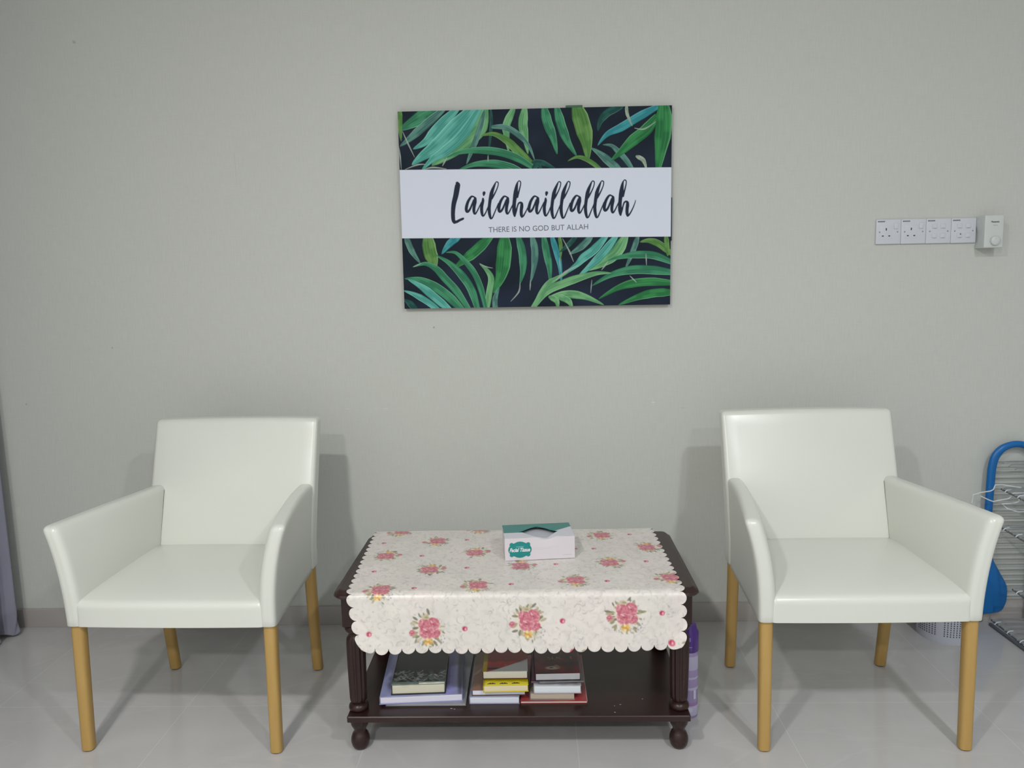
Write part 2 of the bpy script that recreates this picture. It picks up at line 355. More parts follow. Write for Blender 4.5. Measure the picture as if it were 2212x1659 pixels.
# ------------------------------------------------------------------ armchair
def make_chair(label):
    t = thing('armchair', label, 'chair', group='cream leather armchairs')
    ZB, ZA, TH = .3725, .656, .046
    back_y = lambda z: .398 + max(0, z - .46) * .30 + max(0, z - .62) * .03
    def xo(y, z):
        s = min(1.05, max(0, (z - ZB) / (ZA - ZB))); base = .296 + (.268 - .296) * min(1, max(0, y / .44))
        return base + .044 * (1 - min(1, max(0, y / .44))) ** 1.5 * s ** 2.3 + .002 * s
    for sd in (-1, 1):
        def dfm(v, sd=sd):
            x, y, z = v; f = min(1, max(0, z / 1.0))              # z normalised 0..1 , y 0..1 , x -th/2..th/2
            f = min(1, max(0, f)); yy = -.004 + y * (.418 + .004 + (back_y(ZB + f * .27) - .398) * 1.0)
            zt = .657 - .008 * y + .004 * math.sin(y * PI)
            zz = ZB + f * (zt - ZB)
            puff = 1 + .14 * math.sin(min(1, max(0, y)) * PI) * math.sin(f * PI)
            bow = -.003 * math.sin(f * PI) if y < .03 else 0
            return (sd * (xo(yy, zz) - TH / 2 + x * puff), yy + bow, zz)
        # build in a metric box then normalise y and z so roundings stay round
        LY, LZ = .42, ZA - ZB
        EX = .0075
        def norm(v, dfm=dfm): return dfm((v[0], (v[1] + LY / 2) / LY, (v[2] - EX + LZ / 2) / LZ))
        def norm2(v): return norm((v[0], v[1], v[2]))
        obj('armrest', rbox((TH / 2, LY / 2, LZ / 2 + EX), .0165, 4, 14, deform=norm2), M['leather'], t)
    # seat
    def seat_d(v):
        x, y, z = v; u = (y + .215) / .43; hw = (.2575 - .028 * u) / .2575
        z = z - .014; top = max(0, z / .032); crown = .013 * max(0, 1 - .45 * (x / .25) ** 2) * max(0, 1 - ((u - .5) * 2) ** 4)
        zz = .4095 + z + (top * (.020 * min(1, max(0, u * 1.15)) ** .8 + crown) if z > 0 else 0)
        fr = -.004 * max(0, 1 - (x / .25) ** 2) if u < .08 else 0
        return (x * hw, .2125 + y * .995 + fr - .003, max(ZB, zz))
    obj('seat', rbox((.2660, .215, .046), .0165, 5, 14, deform=seat_d), M['leather'], t)
    # backrest
    HB = (.853 - ZB) / 2
    def back_d(v):
        x, y, z = v; zz = ZB + HB + z; f = (zz - ZB) / (2 * HB)
        hw = 1 + .0 * f; thick = 1.0 - .18 * f
        pf = .008 * max(0, 1 - (x / .27) ** 2) * math.sin(min(1, max(0, (f - .12) / .88)) * PI)
        top = .004 * (1 - (x / .27) ** 2) * max(0, (f - .8) / .2)
        yy = back_y(zz) + .032 + y * thick - (pf if y < 0 else 0)
        return (x * hw, yy, max(ZB, zz + top))
    obj('backrest', rbox((.2745, .032, HB), .014, 4, 14, deform=back_d), M['leather'], t)
    for sd in (-1, 1):
        L = []
        for i in range(16):
            z = .455 + .180 * i / 15; f = (z - ZB) / (2 * HB); yb = back_y(z); x = xo(yb, z) - TH + .001
            L.append((sd * x, yb - .008 * (1 - (x / .27) ** 2) * math.sin((f - .12) / .88 * PI) + .001, z))
        obj('seam', tube(L, .0017, n=8), M['seam'], t)
    # legs
    for (x0, y0, x1, y1) in ((-.2715, .034, -.2715, .0), (.2725, .034, .2715, .0), (-.252, .436, -.2476, .475), (.252, .436, .2476, .475)):
        bm = bmesh.new(); rings = []; K = 14
        for i in range(K + 1):
            f = i / K; z = .376 * (1 - f) + .004 * f
            yb = y0 + (y1 - y0) * (f ** 1.25 if y0 > .2 else f) * (1 if y0 > .2 else .6); xx = x0 + (x1 - x0) * f
            if y0 < .2: yb = .022 - .01 * f
            r = .0178 - .0015 * f if f > .03 else .0178; r *= 1
            ring = []
            for k in range(20):
                a = 2 * PI * k / 20; c_, s_ = math.cos(a), math.sin(a); e = (abs(c_) ** 3.2 + abs(s_) ** 3.2) ** (-1 / 3.2)
                ring.append(bm.verts.new((xx + r * e * c_, yb + r * e * s_, z)))
            rings.append(ring)
        for a, b in zip(rings, rings[1:]):
            for k in range(20): bm.faces.new((a[k], b[k], b[(k + 1) % 20], a[(k + 1) % 20]))
        bm.faces.new(rings[0]); bm.faces.new(rings[-1][::-1]); bmesh.ops.recalc_face_normals(bm, faces=bm.faces)
        lg = obj('leg', bm, M['wood_leg'], t)
        obj('foot_pad', lathe([(.0125, 0), (.014, .001), (.014, .005)], n=20, c=(xx, yb)), M['foot_pad'], lg)
    return t

def dup(root, loc, rz, label):
    r = root.copy(); COL.objects.link(r); r.location = loc; r.rotation_euler = (0, 0, rz); r['label'] = label
    for ch in root.children:
        c = ch.copy(); COL.objects.link(c); c.parent = r
        for g in ch.children:
            d = g.copy(); COL.objects.link(d); d.parent = c
    return r
chair = make_chair('cream leather armchair left of the coffee table, next to the grey curtain')
chair.location = (-1.0086, -.8186, 0); chair.rotation_euler = (0, 0, -.0247)
bpy.context.view_layer.update()
dup(chair, (.8855, -.8248, 0), -.0004, 'cream leather armchair right of the coffee table, in front of the wire drying rack')

# ------------------------------------------------------------------ coffee table
TX, TY, TZ = -.0598, -.6208, .484
tb = thing('coffee_table', 'low dark-stained wooden coffee table with turned legs and lower shelf', 'table', (TX, TY, 0), -.0026)
def rr_outline(hx, hy, rc, n=5):
    out = []
    for (sx, sy, a0) in ((1, 1, 0), (-1, 1, PI / 2), (-1, -1, PI), (1, -1, 3 * PI / 2)):
        for i in range(n + 1):
            a = a0 + PI / 2 * i / n; out.append((sx * (hx - rc) + rc * math.cos(a), sy * (hy - rc) + rc * math.sin(a)))
    return out
def profile_slab(hx, hy, rc, prof):
    """prof: (inset, z) bottom to top"""
    bm = bmesh.new(); rings = []
    for ins, z in prof:
        rings.append([bm.verts.new((x, y, z)) for x, y in rr_outline(hx - ins, hy - ins, max(.002, rc - ins))])
    n = len(rings[0])
    for a, b in zip(rings, rings[1:]):
        for k in range(n): bm.faces.new((a[k], a[(k + 1) % n], b[(k + 1) % n], b[k]))
    bm.faces.new(rings[0][::-1]); bm.faces.new(rings[-1]); bmesh.ops.recalc_face_normals(bm, faces=bm.faces); return bm
HT = .2452
o = obj('tabletop', profile_slab(.487, HT, .032, [(.022, .458), (.012, .459), (.004, .463), (0, .468), (.002, .4735), (.007, .4765), (.010, .479), (.016, .4835), (.022, .484)]), M['darkwood'], tb, smooth=False)
for s in (-1, 1):
    obj('apron', box((0, s * (HT - .045), .428), (.425, .009, .030), bev=.002), M['darkwood'], tb)
    obj('apron', box((s * .440, 0, .428), (.009, HT - .06, .030), bev=.002), M['darkwood'], tb)
LX, LY_ = .4445, .1755
for sx in (-1, 1):
    for sy in (-1, 1):
        bm = rbox((.0285, .0285, .047), .004, 2, 1, center=(0, 0, .4135))
        lathe([(.020, .368), (.027, .364), (.0285, .356), (.026, .349), (.019, .344), (.0175, .339), (.0195, .334)], bm, n=40)
        lathe([(.0195, .335), (.025, .326), (.0268, .31), (.0265, .26), (.0255, .2), (.0245, .155), (.0235, .146), (.0175, .139), (.017, .136)], bm, n=80,
              flute=12, fl=lambda z: .15 if .15 < z < .318 else .02)
        lathe([(.017, .138), (.022, .136), (.0265, .130), (.0275, .124), (.0265, .119), (.022, .1165)], bm, n=40)
        lg = obj('leg', bm, M['darkwood'], tb); lg.location = (sx * LX, sy * LY_, 0)
        f = obj('foot', lathe([(.011, 0), (.018, .002), (.0235, .010), (.0262, .022), (.0255, .033), (.021, .045), (.0165, .051), (.0165, .055), (.019, .062), (.0235, .07), (.0255, .078), (.0255, .099)], n=40), M['darkwood'], tb)
        f.location = (sx * LX, sy * LY_, 0)
obj('shelf', profile_slab(.4687, .2203, .004, [(.003, .0985), (0, .1005), (0, .1145), (.002, .1165)]), M['darkwood'], tb, smooth=False)
# small chips of pale dust on the shelf
scm = mat('pale_scuff', (.45, .42, .4), .8)
for (x, y, r) in ((-.245, -.800, .004), (-.236, -.803, .003), (.225, -.783, .003), (.208, -.79, .002), (.29, -.755, .0022), (.206, -.822, .003)):
    bm = bmesh.new(); bmesh.ops.create_icosphere(bm, subdivisions=1, radius=1, matrix=Matrix.Translation((x - TX, y - TY, .1167)) @ Matrix.Diagonal((r, r * .5, .0006, 1))); obj('scuff_mark', bm, scm, tb)


# ------------------------------------------------------------------ tablecloth
CREAM = np.array(S(232, 226, 222))
def paint_cloth():
    PP = 1500; x0, v0 = -.57, -.09; Wm, Hm = 1.0, .81
    R = Ras(Wm, Hm, PP, CREAM * 1.02 * np.array([1, .99, .98])); rng = np.random.default_rng(5)
    n1 = smooth_noise(rng, R.H, R.W, 60); n2 = smooth_noise(rng, R.H, R.W, 22); n3 = smooth_noise(rng, R.H, R.W, 130); n4 = smooth_noise(rng, R.H, R.W, 12)
    R.im *= (1 - .07 * n1 - .06 * n2 - .06 * (n4 > .66))[..., None]
    tint = (n3 - .5)[..., None]; R.im *= 1 + tint * np.array([.05, .0, .03])
    # pale grey roses and scrolls behind the bouquets
    for q in range(2600):
        x, y = rng.random() * Wm, rng.random() * Hm; a0 = rng.random() * 6.3; r0 = .006 + rng.random() * .014
        ln = 1.2 + rng.random() * 2.6; sg = rng.choice([-1, 1])
        pts = [((x + r0 * (1 - .13 * i) * math.cos(a0 + sg * i * ln / 6)) * PP, (y + r0 * (1 - .1 * i) * math.sin(a0 + sg * i * ln / 6)) * PP) for i in range(7)]
        g = CREAM * rng.uniform(.50, .80) * np.array([.98, 1.0, .99])
        R.ribbon(pts, lambda t, k=rng.uniform(.8, 2.2): k * math.sin(PI * min(.97, max(.05, t))) + .3, lambda t, s_, a, b: (g, .66), n=14)
    for q in range(420):
        R.ellipse(rng.random() * Wm, rng.random() * Hm, rng.uniform(.002, .006), rng.uniform(.001, .003), CREAM * rng.uniform(.5, .78) * np.array([.97, 1, .96]), rng.random() * 6.3, al=.6)
    P_ = [S(218, 138, 152), S(192, 96, 116), S(230, 170, 178), S(172, 74, 98), S(206, 120, 132), S(240, 200, 200)]
    G_ = [S(156, 148, 118), S(134, 132, 108), S(180, 166, 134), S(114, 110, 90), S(200, 188, 156)]
    Yl = [S(226, 186, 104), S(206, 156, 74), S(240, 216, 160)]
    def rose(x, y, r, a):
        R.ellipse(x, y, r, r * .95, P_[1], a, soft=2)
        for k in range(9):
            b = a + k * 2 * PI / 9 + rng.uniform(-.2, .2); R.ellipse(x + r * .66 * math.cos(b), y + r * .66 * math.sin(b), r * .46, r * .34, P_[[0, 4, 2, 0, 5, 1][k % 6]], b + PI / 2, soft=2, inner=P_[1], al=.95)
        for k in range(6):
            b = a + .5 + k * 2 * PI / 6; R.ellipse(x + r * .32 * math.cos(b), y + r * .32 * math.sin(b), r * .36, r * .26, P_[[0, 2, 4][k % 3]], b + PI / 2, soft=1.5, inner=P_[3], al=.9)
        R.ellipse(x, y, r * .2, r * .17, P_[3], a, soft=1.5)
        R.ellipse(x - r * .2, y - r * .3, r * .34, r * .12, P_[5], a, soft=1.5, al=.8)
    def leaf(x, y, a, l, c): R.ellipse(x + l * .5 * math.cos(a), y + l * .5 * math.sin(a), l * .5, l * .2, c, a, soft=1.5, al=.9)
    def bouquet(x, y, fl=1, sc=1.0, rot=0):
        def T(u, v):
            c_, s_ = math.cos(rot), math.sin(rot); u *= sc; v *= fl * sc; u2 = u * (1 if fl > 0 else -1); return x + u2 * c_ - v * s_, y + u2 * s_ + v * c_
        R.ellipse(*T(0, 0), .038 * sc, .036 * sc, S(226, 214, 190), soft=26, al=.7)
        for k in range(44):
            b = rng.random() * 2 * PI; rr = rng.uniform(.018, .033); px, py = T(rr * math.cos(b), rr * math.sin(b) * 1.05)
            leaf(px, py, math.atan2(py - y, px - x) + rng.uniform(-.6, .6), rng.uniform(.009, .019) * sc, G_[rng.integers(5)])
        for k in range(13):
            b = rng.random() * 2 * PI; rr = rng.uniform(.034, .044); px, py = T(rr * math.cos(b), rr * math.sin(b)); leaf(px, py, rng.random() * 6.3, .006 * sc, [G_[1], S(160, 152, 168), G_[3]][k % 3])
        px, py = T(-.036, .006); rose(px, py, .0085 * sc, 0)
        px, py = T(-.024, .006); leaf(px, py, 2.5, .016 * sc, G_[2])
        px, py = T(.014, -.012); rose(px, py, .0165 * sc, 1)
        px, py = T(-.008, -.014); rose(px, py, .0135 * sc, 2)
        px, py = T(.016, .010); rose(px, py, .014 * sc, 3)
        px, py = T(-.003, .006); rose(px, py, .0185 * sc, .5)
        px, py = T(-.002, -.029); R.ellipse(px, py, .011 * sc, .006 * sc, G_[4], .1, soft=3, al=.9); R.ellipse(px + .002, py, .006 * sc, .003 * sc, G_[0], .1, soft=2, al=.9)
        for k in range(7):
            b = k * 2 * PI / 7; px, py = T(-.001 + .007 * math.cos(b), .031 + .006 * math.sin(b)); R.ellipse(px, py, .0048 * sc, .0034 * sc, Yl[k % 3], b, soft=1.5)
        px, py = T(-.001, .031); R.ellipse(px, py, .0035 * sc, .003 * sc, Yl[1], 0, soft=1.5)
        for (u, v) in ((.014, .037), (-.014, .037), (.008, .042), (.018, .031)):
            px, py = T(u, v); leaf(px, py, rng.random() * 6, .011 * sc, G_[rng.integers(3)])
        for (u, v) in ((.030, .028), (.034, .034), (.028, .038), (.038, .025)):
            px, py = T(u, v); R.ellipse(px, py, .0022, .003, S(168, 158, 182), .3, soft=1.2)
    def bud(x, y, s_=1.0):
        R.ellipse(x, y, .014, .014, CREAM, 0, soft=14, al=.6)
        for k in range(5):
            b = -2.6 + k * .55; leaf(x + .005 * math.cos(b), y + .005 * math.sin(b), b, .006, G_[1])
        R.ellipse(x, y, .0078 * s_, .0074 * s_, S(208, 96, 124), 0, soft=1.5); R.ellipse(x - .002, y - .001, .004, .0055, S(176, 60, 92), .2, soft=1.5)
        R.ellipse(x + .002, y + .001, .0028, .0045, S(240, 172, 190), .1, soft=1.5)
    A = lambda x, v: (x - x0, v - v0)
    for (x, v, f) in ((-.444, .012, 1), (-.315, .109, 1), (-.445, .233, -1), (-.181, .214, -1), (-.3, .346, -1), (-.42, .489, 1), (-.163, .464, 1), (-.042, .325, -1), (.202, .07, 1),
                      (.336, .182, -1), (.212, .307, -1), (.099, .438, 1), (.357, .426, 1), (-.188, -.005, 1), (-.29, .607, 1), (-.027, .587, 1), (.227, .571, 1), (.08, .198, -1), (-.055, .09, 1)):
        bouquet(*A(x, v), fl=f, sc=1.12 if v > .5 else 1.0, rot=-.06)
    for (x, v) in ((-.477, .121), (-.219, .099), (-.342, .236), (-.46, .359), (-.328, .482), (-.199, .338), (-.07, .46), (.054, .316), (.295, .065), (.172, .193), (.313, .302), (.188, .444),
                   (-.444, .617), (-.192, .606), (.064, .586), (.323, .569), (.038, .08), (-.08, .21)): bud(*A(x, v))
    bud(*A(.091, .669), 1.25); bud(*A(.348, .650), 1.25)
    leaf(*A(.112, .668), -.3, .014, G_[0]); leaf(*A(.372, .648), -.6, .014, G_[0])
    return R, x0, v0, PP
def build_cloth():
    R, x0, v0, PP = paint_cloth(); im = R.half(); pp = PP / 2
    V1, RB = .499, .018; ARC = RB * PI / 2; VE = .651; VB = -.055          # flat length, bend radius, end of base rectangle
    PIT = .0370; SUB = 26
    NX = 24; NV = 20
    u = np.linspace(0, 1, NX * SUB + 1); v = np.linspace(0, 1, NV * SUB + 1)
    U, V = np.meshgrid(u, v)
    lob = lambda q, n: .0002 + .0168 * np.sqrt(np.clip(1 - (2 * ((q * n) % 1.0) - 1) ** 2, 0, 1)) ** 1.0
    vv = VB + V * (VE - VB)
    # left/right edges taper a little, as the cloth lies slightly askew
    xl = np.interp(vv, [0, .503, .66], [-.514, -.489, -.462]); xr = np.interp(vv, [0, .503, .66], [.360, .368, .372])
    X = xl + (xr - xl) * U
    yb = .006 - .006 * U                                         # back edge a touch skewed
    # stretch of outer rows to make the scalloped lobes: spread the lobe height over the last cells
    def edge(t, w_=.045): return np.clip(1 - t / w_, 0, 1) ** 1.0
    dxl = edge(U) * lob(V, NV); dxr = edge(1 - U) * lob(V, NV)
    dvb = edge(V) * lob(U, NX); dve = edge(1 - V) * lob(U, NX); cr = 1 - .6 * edge(1 - V) * np.maximum(edge(U), edge(1 - U)); dve = dve * cr; dxl = dxl * cr; dxr = dxr * cr; Xs = X - dxl + dxr
    Xs = X - dxl + dxr; Vs = vv - dvb + dve
    # gentle sag of the lower hem and its corners
    Vs = Vs + np.clip((vv - .52) / .14, 0, 1) * (.004 * np.sin(U * PI) - .002 * np.cos(U * 9) + .004 * (1 - U) ** 3)
    px = np.clip(((Xs - x0) * pp), 0, im.shape[1] - 1.001); py = np.clip(((Vs - v0) * pp), 0, im.shape[0] - 1.001)
    ix = px.astype(int); iy = py.astype(int); fx = (px - ix)[..., None]; fy = (py - iy)[..., None]
    C = (im[iy, ix] * (1 - fx) + im[iy, np.minimum(ix + 1, im.shape[1] - 1)] * fx) * (1 - fy) + (im[np.minimum(iy + 1, im.shape[0] - 1), ix] * (1 - fx) + im[np.minimum(iy + 1, im.shape[0] - 1), np.minimum(ix + 1, im.shape[1] - 1)] * fx) * fy
    YB0 = -.3655
    a = np.clip((Vs - V1) / RB, 0, PI / 2); dr = np.clip(Vs - V1 - ARC, 0, None)
    ab = np.clip((.006 - Vs) / .008, 0, PI / 2); db = np.clip(.006 - Vs - .008 * PI / 2, 0, None)
    Yy = YB0 - np.clip(Vs, .006, V1) + .008 * np.sin(ab) - RB * np.sin(a); Zz = .4862 - RB * (1 - np.cos(a)) - dr - .008 * (1 - np.cos(ab)) - db
    Zz += .0006 * np.sin(Xs * 17 + 1) * np.cos(Vs * 13) * (Vs < V1) + .0004 * (Vs < V1)
    f = np.clip(dr / .12, 0, 1.2)
    Yy -= f * (.006 + .004 * np.sin(Xs * 11 + .4) + .0025 * np.sin(Xs * 31 + 1))
    # crease across the lower left corner and the lifted lower right corner
    nx, nv = .70, -.714; d = (Xs + .476) * (-nv) * 0 + ((Vs - .577) * .098 - (Xs + .476) * .095) / math.hypot(.098, .095)
    d = np.clip(d, 0, .1); Yy -= d * .20; Zz += d * .04
    d2 = np.clip((Xs - .352) + (Vs - .64) * .8, 0, .1); Yy -= d2 * .35
    m = grid_mesh('tablecloth', Xs, Yy, Zz, C)
    o = obj('tablecloth', m, print_mat('printed_oilcloth', rough=.36, coat=.2, bump=.002, bscale=90, bstr=.35))
    props(o, 'white tablecloth printed with pink rose bouquets, scalloped hem hanging over the table front', 'tablecloth')
    md = o.modifiers.new('thickness', 'SOLIDIFY'); md.thickness = .0012; md.offset = -1
    return o
build_cloth()

# ------------------------------------------------------------------ wall print
def build_print():
    W_, H_ = .951, .684; PP = 1700; R = Ras(W_, H_, PP, (.0095, .0165, .029)); rng = np.random.default_rng(11)
    R.im *= (.8 + .5 * smooth_noise(rng, R.H, R.W, 90) * np.ones((1, 1)))[..., None]
    R.im += (smooth_noise(rng, R.H, R.W, 160)[..., None] - .4).clip(0) * np.array([.015, .02, .05])
    # artwork coordinates -> sheet: projective map from the four sheet corners
    src = [(32, 117), (2133, 57), (2093, 1588), (85, 1617)]; dst = [(0, 0), (R.W, 0), (R.W, R.H), (0, R.H)]
    A = []; b = []
    for (x, y), (X, Y) in zip(src, dst):
        A += [[x, y, 1, 0, 0, 0, -X * x, -X * y], [0, 0, 0, x, y, 1, -Y * x, -Y * y]]; b += [X, Y]
    h = np.linalg.solve(np.array(A, float), np.array(b, float)); Hm = np.append(h, 1).reshape(3, 3)
    def T(p): q = Hm @ np.array([p[0], p[1], 1.0]); return (q[0] / q[2], q[1] / q[2])
    K = R.W / 2080.0
    GR = dict(g=(S(78, 156, 116), S(36, 102, 76)), t=(S(112, 192, 178), S(58, 142, 132)), o=(S(112, 156, 88), S(66, 118, 58)), s=(S(66, 148, 88), S(30, 100, 58)),
              k=(S(106, 156, 142), S(52, 98, 94)), b=(S(76, 164, 172), S(36, 122, 132)), l=(S(130, 188, 134), S(76, 140, 94)), d=(S(44, 98, 88), S(22, 62, 62)), p=(S(176, 190, 172), S(130, 150, 132)))
    def leaf(pts, w_, c, tip=1, both=0, edge=1):
        c1, c2 = (np.array(q) for q in GR[c]); hw = w_ * K / 2 * .93; ph = rng.random() * 6; f1, f2 = rng.uniform(5, 9), rng.uniform(9, 15); sd = rng.choice([-1, 1])
        hl = np.minimum(1, c1 * 1.25 + .12)
        def wid(t):
            a = min(1, (1 - t) * 2.0) ** .75 if tip else 1; b_ = min(1, .55 + t * 2.2) if not both else min(1, t * 2.4) ** .7
            return max(.6, hw * a * b_)
        def fn(t, q, xx, yy):
            st = .5 + .5 * np.sin(q * f1 * 2.1 + ph + 2 * np.sin(t * 3 + ph)); s3 = .5 + .5 * np.sin(q * 31 + ph * 3 + 3 * np.sin(t * 2)); bl = np.clip(.5 + 1.5 * np.sin(t * f2 * .8 + ph + np.sign(q) * .9), 0, 1)
            k = np.clip(.34 * st + .26 * s3 + .40 * bl, 0, 1)[..., None]; col = c2 * (1 - k) + c1 * 1.08 * k
            v = np.clip(1 - np.abs(q) * 9, 0, 1)[..., None] * .45; col = col * (1 - v) + c2 * .7 * v
            if edge: e = np.clip((q * sd - .80) * 7, 0, 1)[..., None] * .75; col = col * (1 - e) + hl * e
            e2 = np.clip((-q * sd - .75) * 5, 0, 1)[..., None] * .5; col = col * (1 - e2) + c2 * .6 * e2
            return col, np.ones_like(t)
        R.ribbon([T(p) for p in pts], wid, fn, n=130)
    def thin(pts, w_, c=(.42, .50, .45), al=.8):
        R.ribbon([T(p) for p in pts], lambda t: max(.5, w_ * K / 2 * (1 - .7 * abs(2 * t - 1))), lambda t, q, a, b_: (np.array(c), al), n=40)
    L_ = [
     ([(330, 108), (210, 165), (40, 260)], 120, 'g'), ([(52, 110), (50, 220), (60, 345)], 42, 'o'),
     ([(380, 100), (230, 230), (130, 320), (50, 385)], 66, 'k'), ([(480, 100), (340, 240), (250, 345), (150, 405)], 82, 't'),
     ([(690, 100), (640, 250), (500, 370), (400, 455), (290, 530)], 135, 'l'), ([(590, 100), (450, 250), (330, 380), (220, 460), (140, 525)], 118, 't'),
     ([(650, 100), (530, 290), (390, 420), (300, 480), (215, 565)], 84, 't'), ([(690, 120), (645, 280), (592, 420), (553, 520)], 46, 'k'),
     ([(742, 100), (745, 200), (735, 330), (718, 500)], 26, 'd'), ([(915, 90), (862, 210), (862, 300), (877, 430)], 62, 'l'), ([(1000, 90), (985, 210), (1000, 300), (1022, 440)], 74, 'l'),
     ([(755, 232), (860, 236), (960, 300), (1030, 380), (1075, 490)], 46, 'k'), ([(1060, 520), (1000, 470), (930, 400), (860, 335), (760, 285), (660, 300)], 66, 'o'),
     ([(1060, 545), (940, 470), (800, 425), (640, 412), (500, 430), (380, 480)], 62, 'g'), ([(1000, 590), (880, 540), (760, 515), (620, 520), (490, 565)], 66, 'g'),
     ([(1060, 500), (1140, 510), (1235, 555)], 44, 'd'), ([(1060, 545), (1100, 520), (1130, 560)], 40, 'd'), ([(1148, 80), (1175, 200), (1215, 310), (1245, 440)], 78, 'g'), ([(1245, 80), (1280, 220), (1325, 340), (1395, 455)], 74, 'g'),
     ([(1395, 60), (1440, 210), (1470, 340), (1480, 490)], 132, 'o'), ([(1600, 575), (1520, 510), (1450, 470), (1390, 462), (1325, 492)], 36, 'o'),
     ([(1740, 580), (1660, 510), (1580, 440), (1505, 388)], 66, 'k'), ([(1830, 570), (1770, 480), (1710, 415), (1660, 372), (1595, 366)], 44, 'k'),
     ([(2010, 150), (1930, 250), (1830, 330), (1740, 415), (1655, 490)], 92, 's'), ([(2020, 70), (1880, 145), (1740, 230), (1630, 285), (1556, 372)], 66, 'b'),
     ([(1740, 70), (1640, 115), (1580, 180), (1558, 258)], 60, 'd'), ([(2070, 50), (2065, 220), (2040, 400), (2010, 600)], 132, 's'), ([(1855, 455), (1905, 485), (1930, 560)], 34, 'p'),
     ([(1782, 60), (1788, 130), (1825, 220)], 26, 'p'),
     # lower half
     ([(95, 1070), (140, 1180), (205, 1275)], 50, 'k'), ([(258, 1060), (275, 1180), (300, 1260), (312, 1330)], 112, 'o'), ([(500, 1070), (425, 1125), (365, 1205)], 58, 'b'),
     ([(735, 1070), (620, 1180), (540, 1245), (455, 1312)], 86, 's'), ([(650, 1278), (700, 1320), (738, 1390), (722, 1500), (705, 1640)][::-1], 52, 'l'),
     ([(700, 1640), (660, 1470), (610, 1350), (545, 1265), (470, 1195), (395, 1192)], 50, 'g'), ([(640, 1640), (590, 1480), (520, 1370), (420, 1270), (320, 1212)], 66, 'g'),
     ([(580, 1640), (480, 1490), (390, 1390), (320, 1315), (240, 1278), (145, 1302)], 62, 'g'), ([(840, 1070), (835, 1220), (810, 1370), (752, 1500)], 122, 's'),
     ([(530, 1640), (420, 1530), (310, 1450), (200, 1398), (85, 1390)], 76, 'g'), ([(440, 1640), (310, 1530), (210, 1450), (110, 1395)], 66, 't'),
     ([(360, 1640), (250, 1560), (160, 1510), (80, 1480)], 52, 't'), ([(180, 1640), (130, 1580), (80, 1545)], 54, 'd'), ([(770, 1640), (768, 1540), (800, 1450)], 44, 'k'),
     ([(945, 1070), (975, 1200), (978, 1330), (955, 1430)], 64, 'g'), ([(1050, 1070), (1070, 1180), (1062, 1300), (1035, 1420)], 58, 'k'), ([(1138, 1070), (1160, 1200), (1180, 1310), (1186, 1450)], 60, 'g'),
     ([(1200, 1070), (1232, 1180), (1258, 1290), (1270, 1440)], 50, 'b'), ([(1255, 1070), (1266, 1150), (1262, 1250)], 30, 'o'), ([(1385, 1070), (1320, 1140), (1255, 1190)], 40, 'd'),
     ([(1500, 1070), (1420, 1150), (1330, 1205)], 54, 'k'), ([(1760, 1070), (1690, 1190), (1580, 1270), (1460, 1330)], 92, 'l'), ([(1610, 1070), (1520, 1170), (1440, 1230), (1380, 1290), (1260, 1375)], 70, 't'),
     ([(1690, 1070), (1590, 1195), (1490, 1295), (1395, 1375)], 66, 't'), ([(1855, 1070), (1812, 1190), (1756, 1315)], 44, 'k'), ([(2110, 1205), (2020, 1130), (1940, 1102), (1870, 1112)], 54, 'o'),
     ([(2120, 1270), (1980, 1215), (1850, 1208), (1740, 1222), (1620, 1255)], 62, 'g'), ([(2120, 1345), (1960, 1325), (1800, 1325), (1640, 1365), (1500, 1445)], 72, 'g'),
     ([(2120, 1425), (1950, 1415), (1800, 1430), (1680, 1470), (1550, 1545)], 68, 's'), ([(2120, 1495), (1980, 1500), (1850, 1530), (1700, 1590)], 70, 's'),
     ([(1050, 1610), (1150, 1490), (1290, 1425), (1420, 1380), (1540, 1350), (1650, 1348)], 66, 'l'), ([(1060, 1600), (1150, 1450), (1230, 1390), (1330, 1340)], 46, 'l'),
     ([(1200, 1530), (1330, 1510), (1450, 1530), (1590, 1590)], 66, 'l'), ([(1180, 1530), (1230, 1560), (1240, 1620)], 46, 'l'), ([(1240, 1525), (1320, 1560), (1350, 1620)], 50, 'l'),
     ([(2070, 1060), (2078, 1160), (2082, 1220)], 40, 'o')]
    for p, w_, c in L_: leaf(p, w_, c)
    for p, w_ in (([(70, 270), (110, 360), (160, 465)], 12), ([(40, 380), (52, 460), (60, 560)], 11), ([(90, 560), (180, 525), (245, 520)], 12), ([(405, 468), (372, 532)], 12), ([(1842, 236), (1915, 242), (2005, 186)], 12),
                  ([(718, 450), (718, 500)], 8), ([(955, 1420), (945, 1490), (885, 1562)], 12), ([(1035, 1400), (1030, 1478)], 10), ([(1280, 1085), (1330, 1180), (1362, 1262)], 12), ([(1255, 1230), (1262, 1340)], 8),
                  ([(1625, 1260), (1575, 1325)], 12), ([(1500, 1400), (1490, 1500)], 8), ([(1395, 1290), (1300, 1340), (1230, 1400)], 16), ([(1915, 1200), (1918, 1290)], 9), ([(1790, 1370), (1840, 1420)], 10),
                  ([(650, 1275), (700, 1300), (750, 1310)], 9), ([(150, 1302), (210, 1275)], 8), ([(400, 555), (300, 545), (230, 560)], 14)): thin(p, w_)
    # white band
    wy = lambda x, y: T((x, y))[1]
    yy, xx = np.mgrid[0:R.H, 0:R.W]; t = xx / R.W
    top = wy(48, 563) * (1 - t) + wy(2118, 537) * t; bot = wy(65, 1085) * (1 - t) + wy(2112, 1070) * t
    al = np.clip(np.minimum(yy - top, bot - yy), 0, 1)[..., None]; R.im = R.im * (1 - al) + np.array([.76, .80, .93]) * al
    # brush lettering
    sc = 1 / 15.8
    def P(x, y): return T(((965 + x * sc - 850) * 3.529, (385 + y * sc - 210) * 3.529))
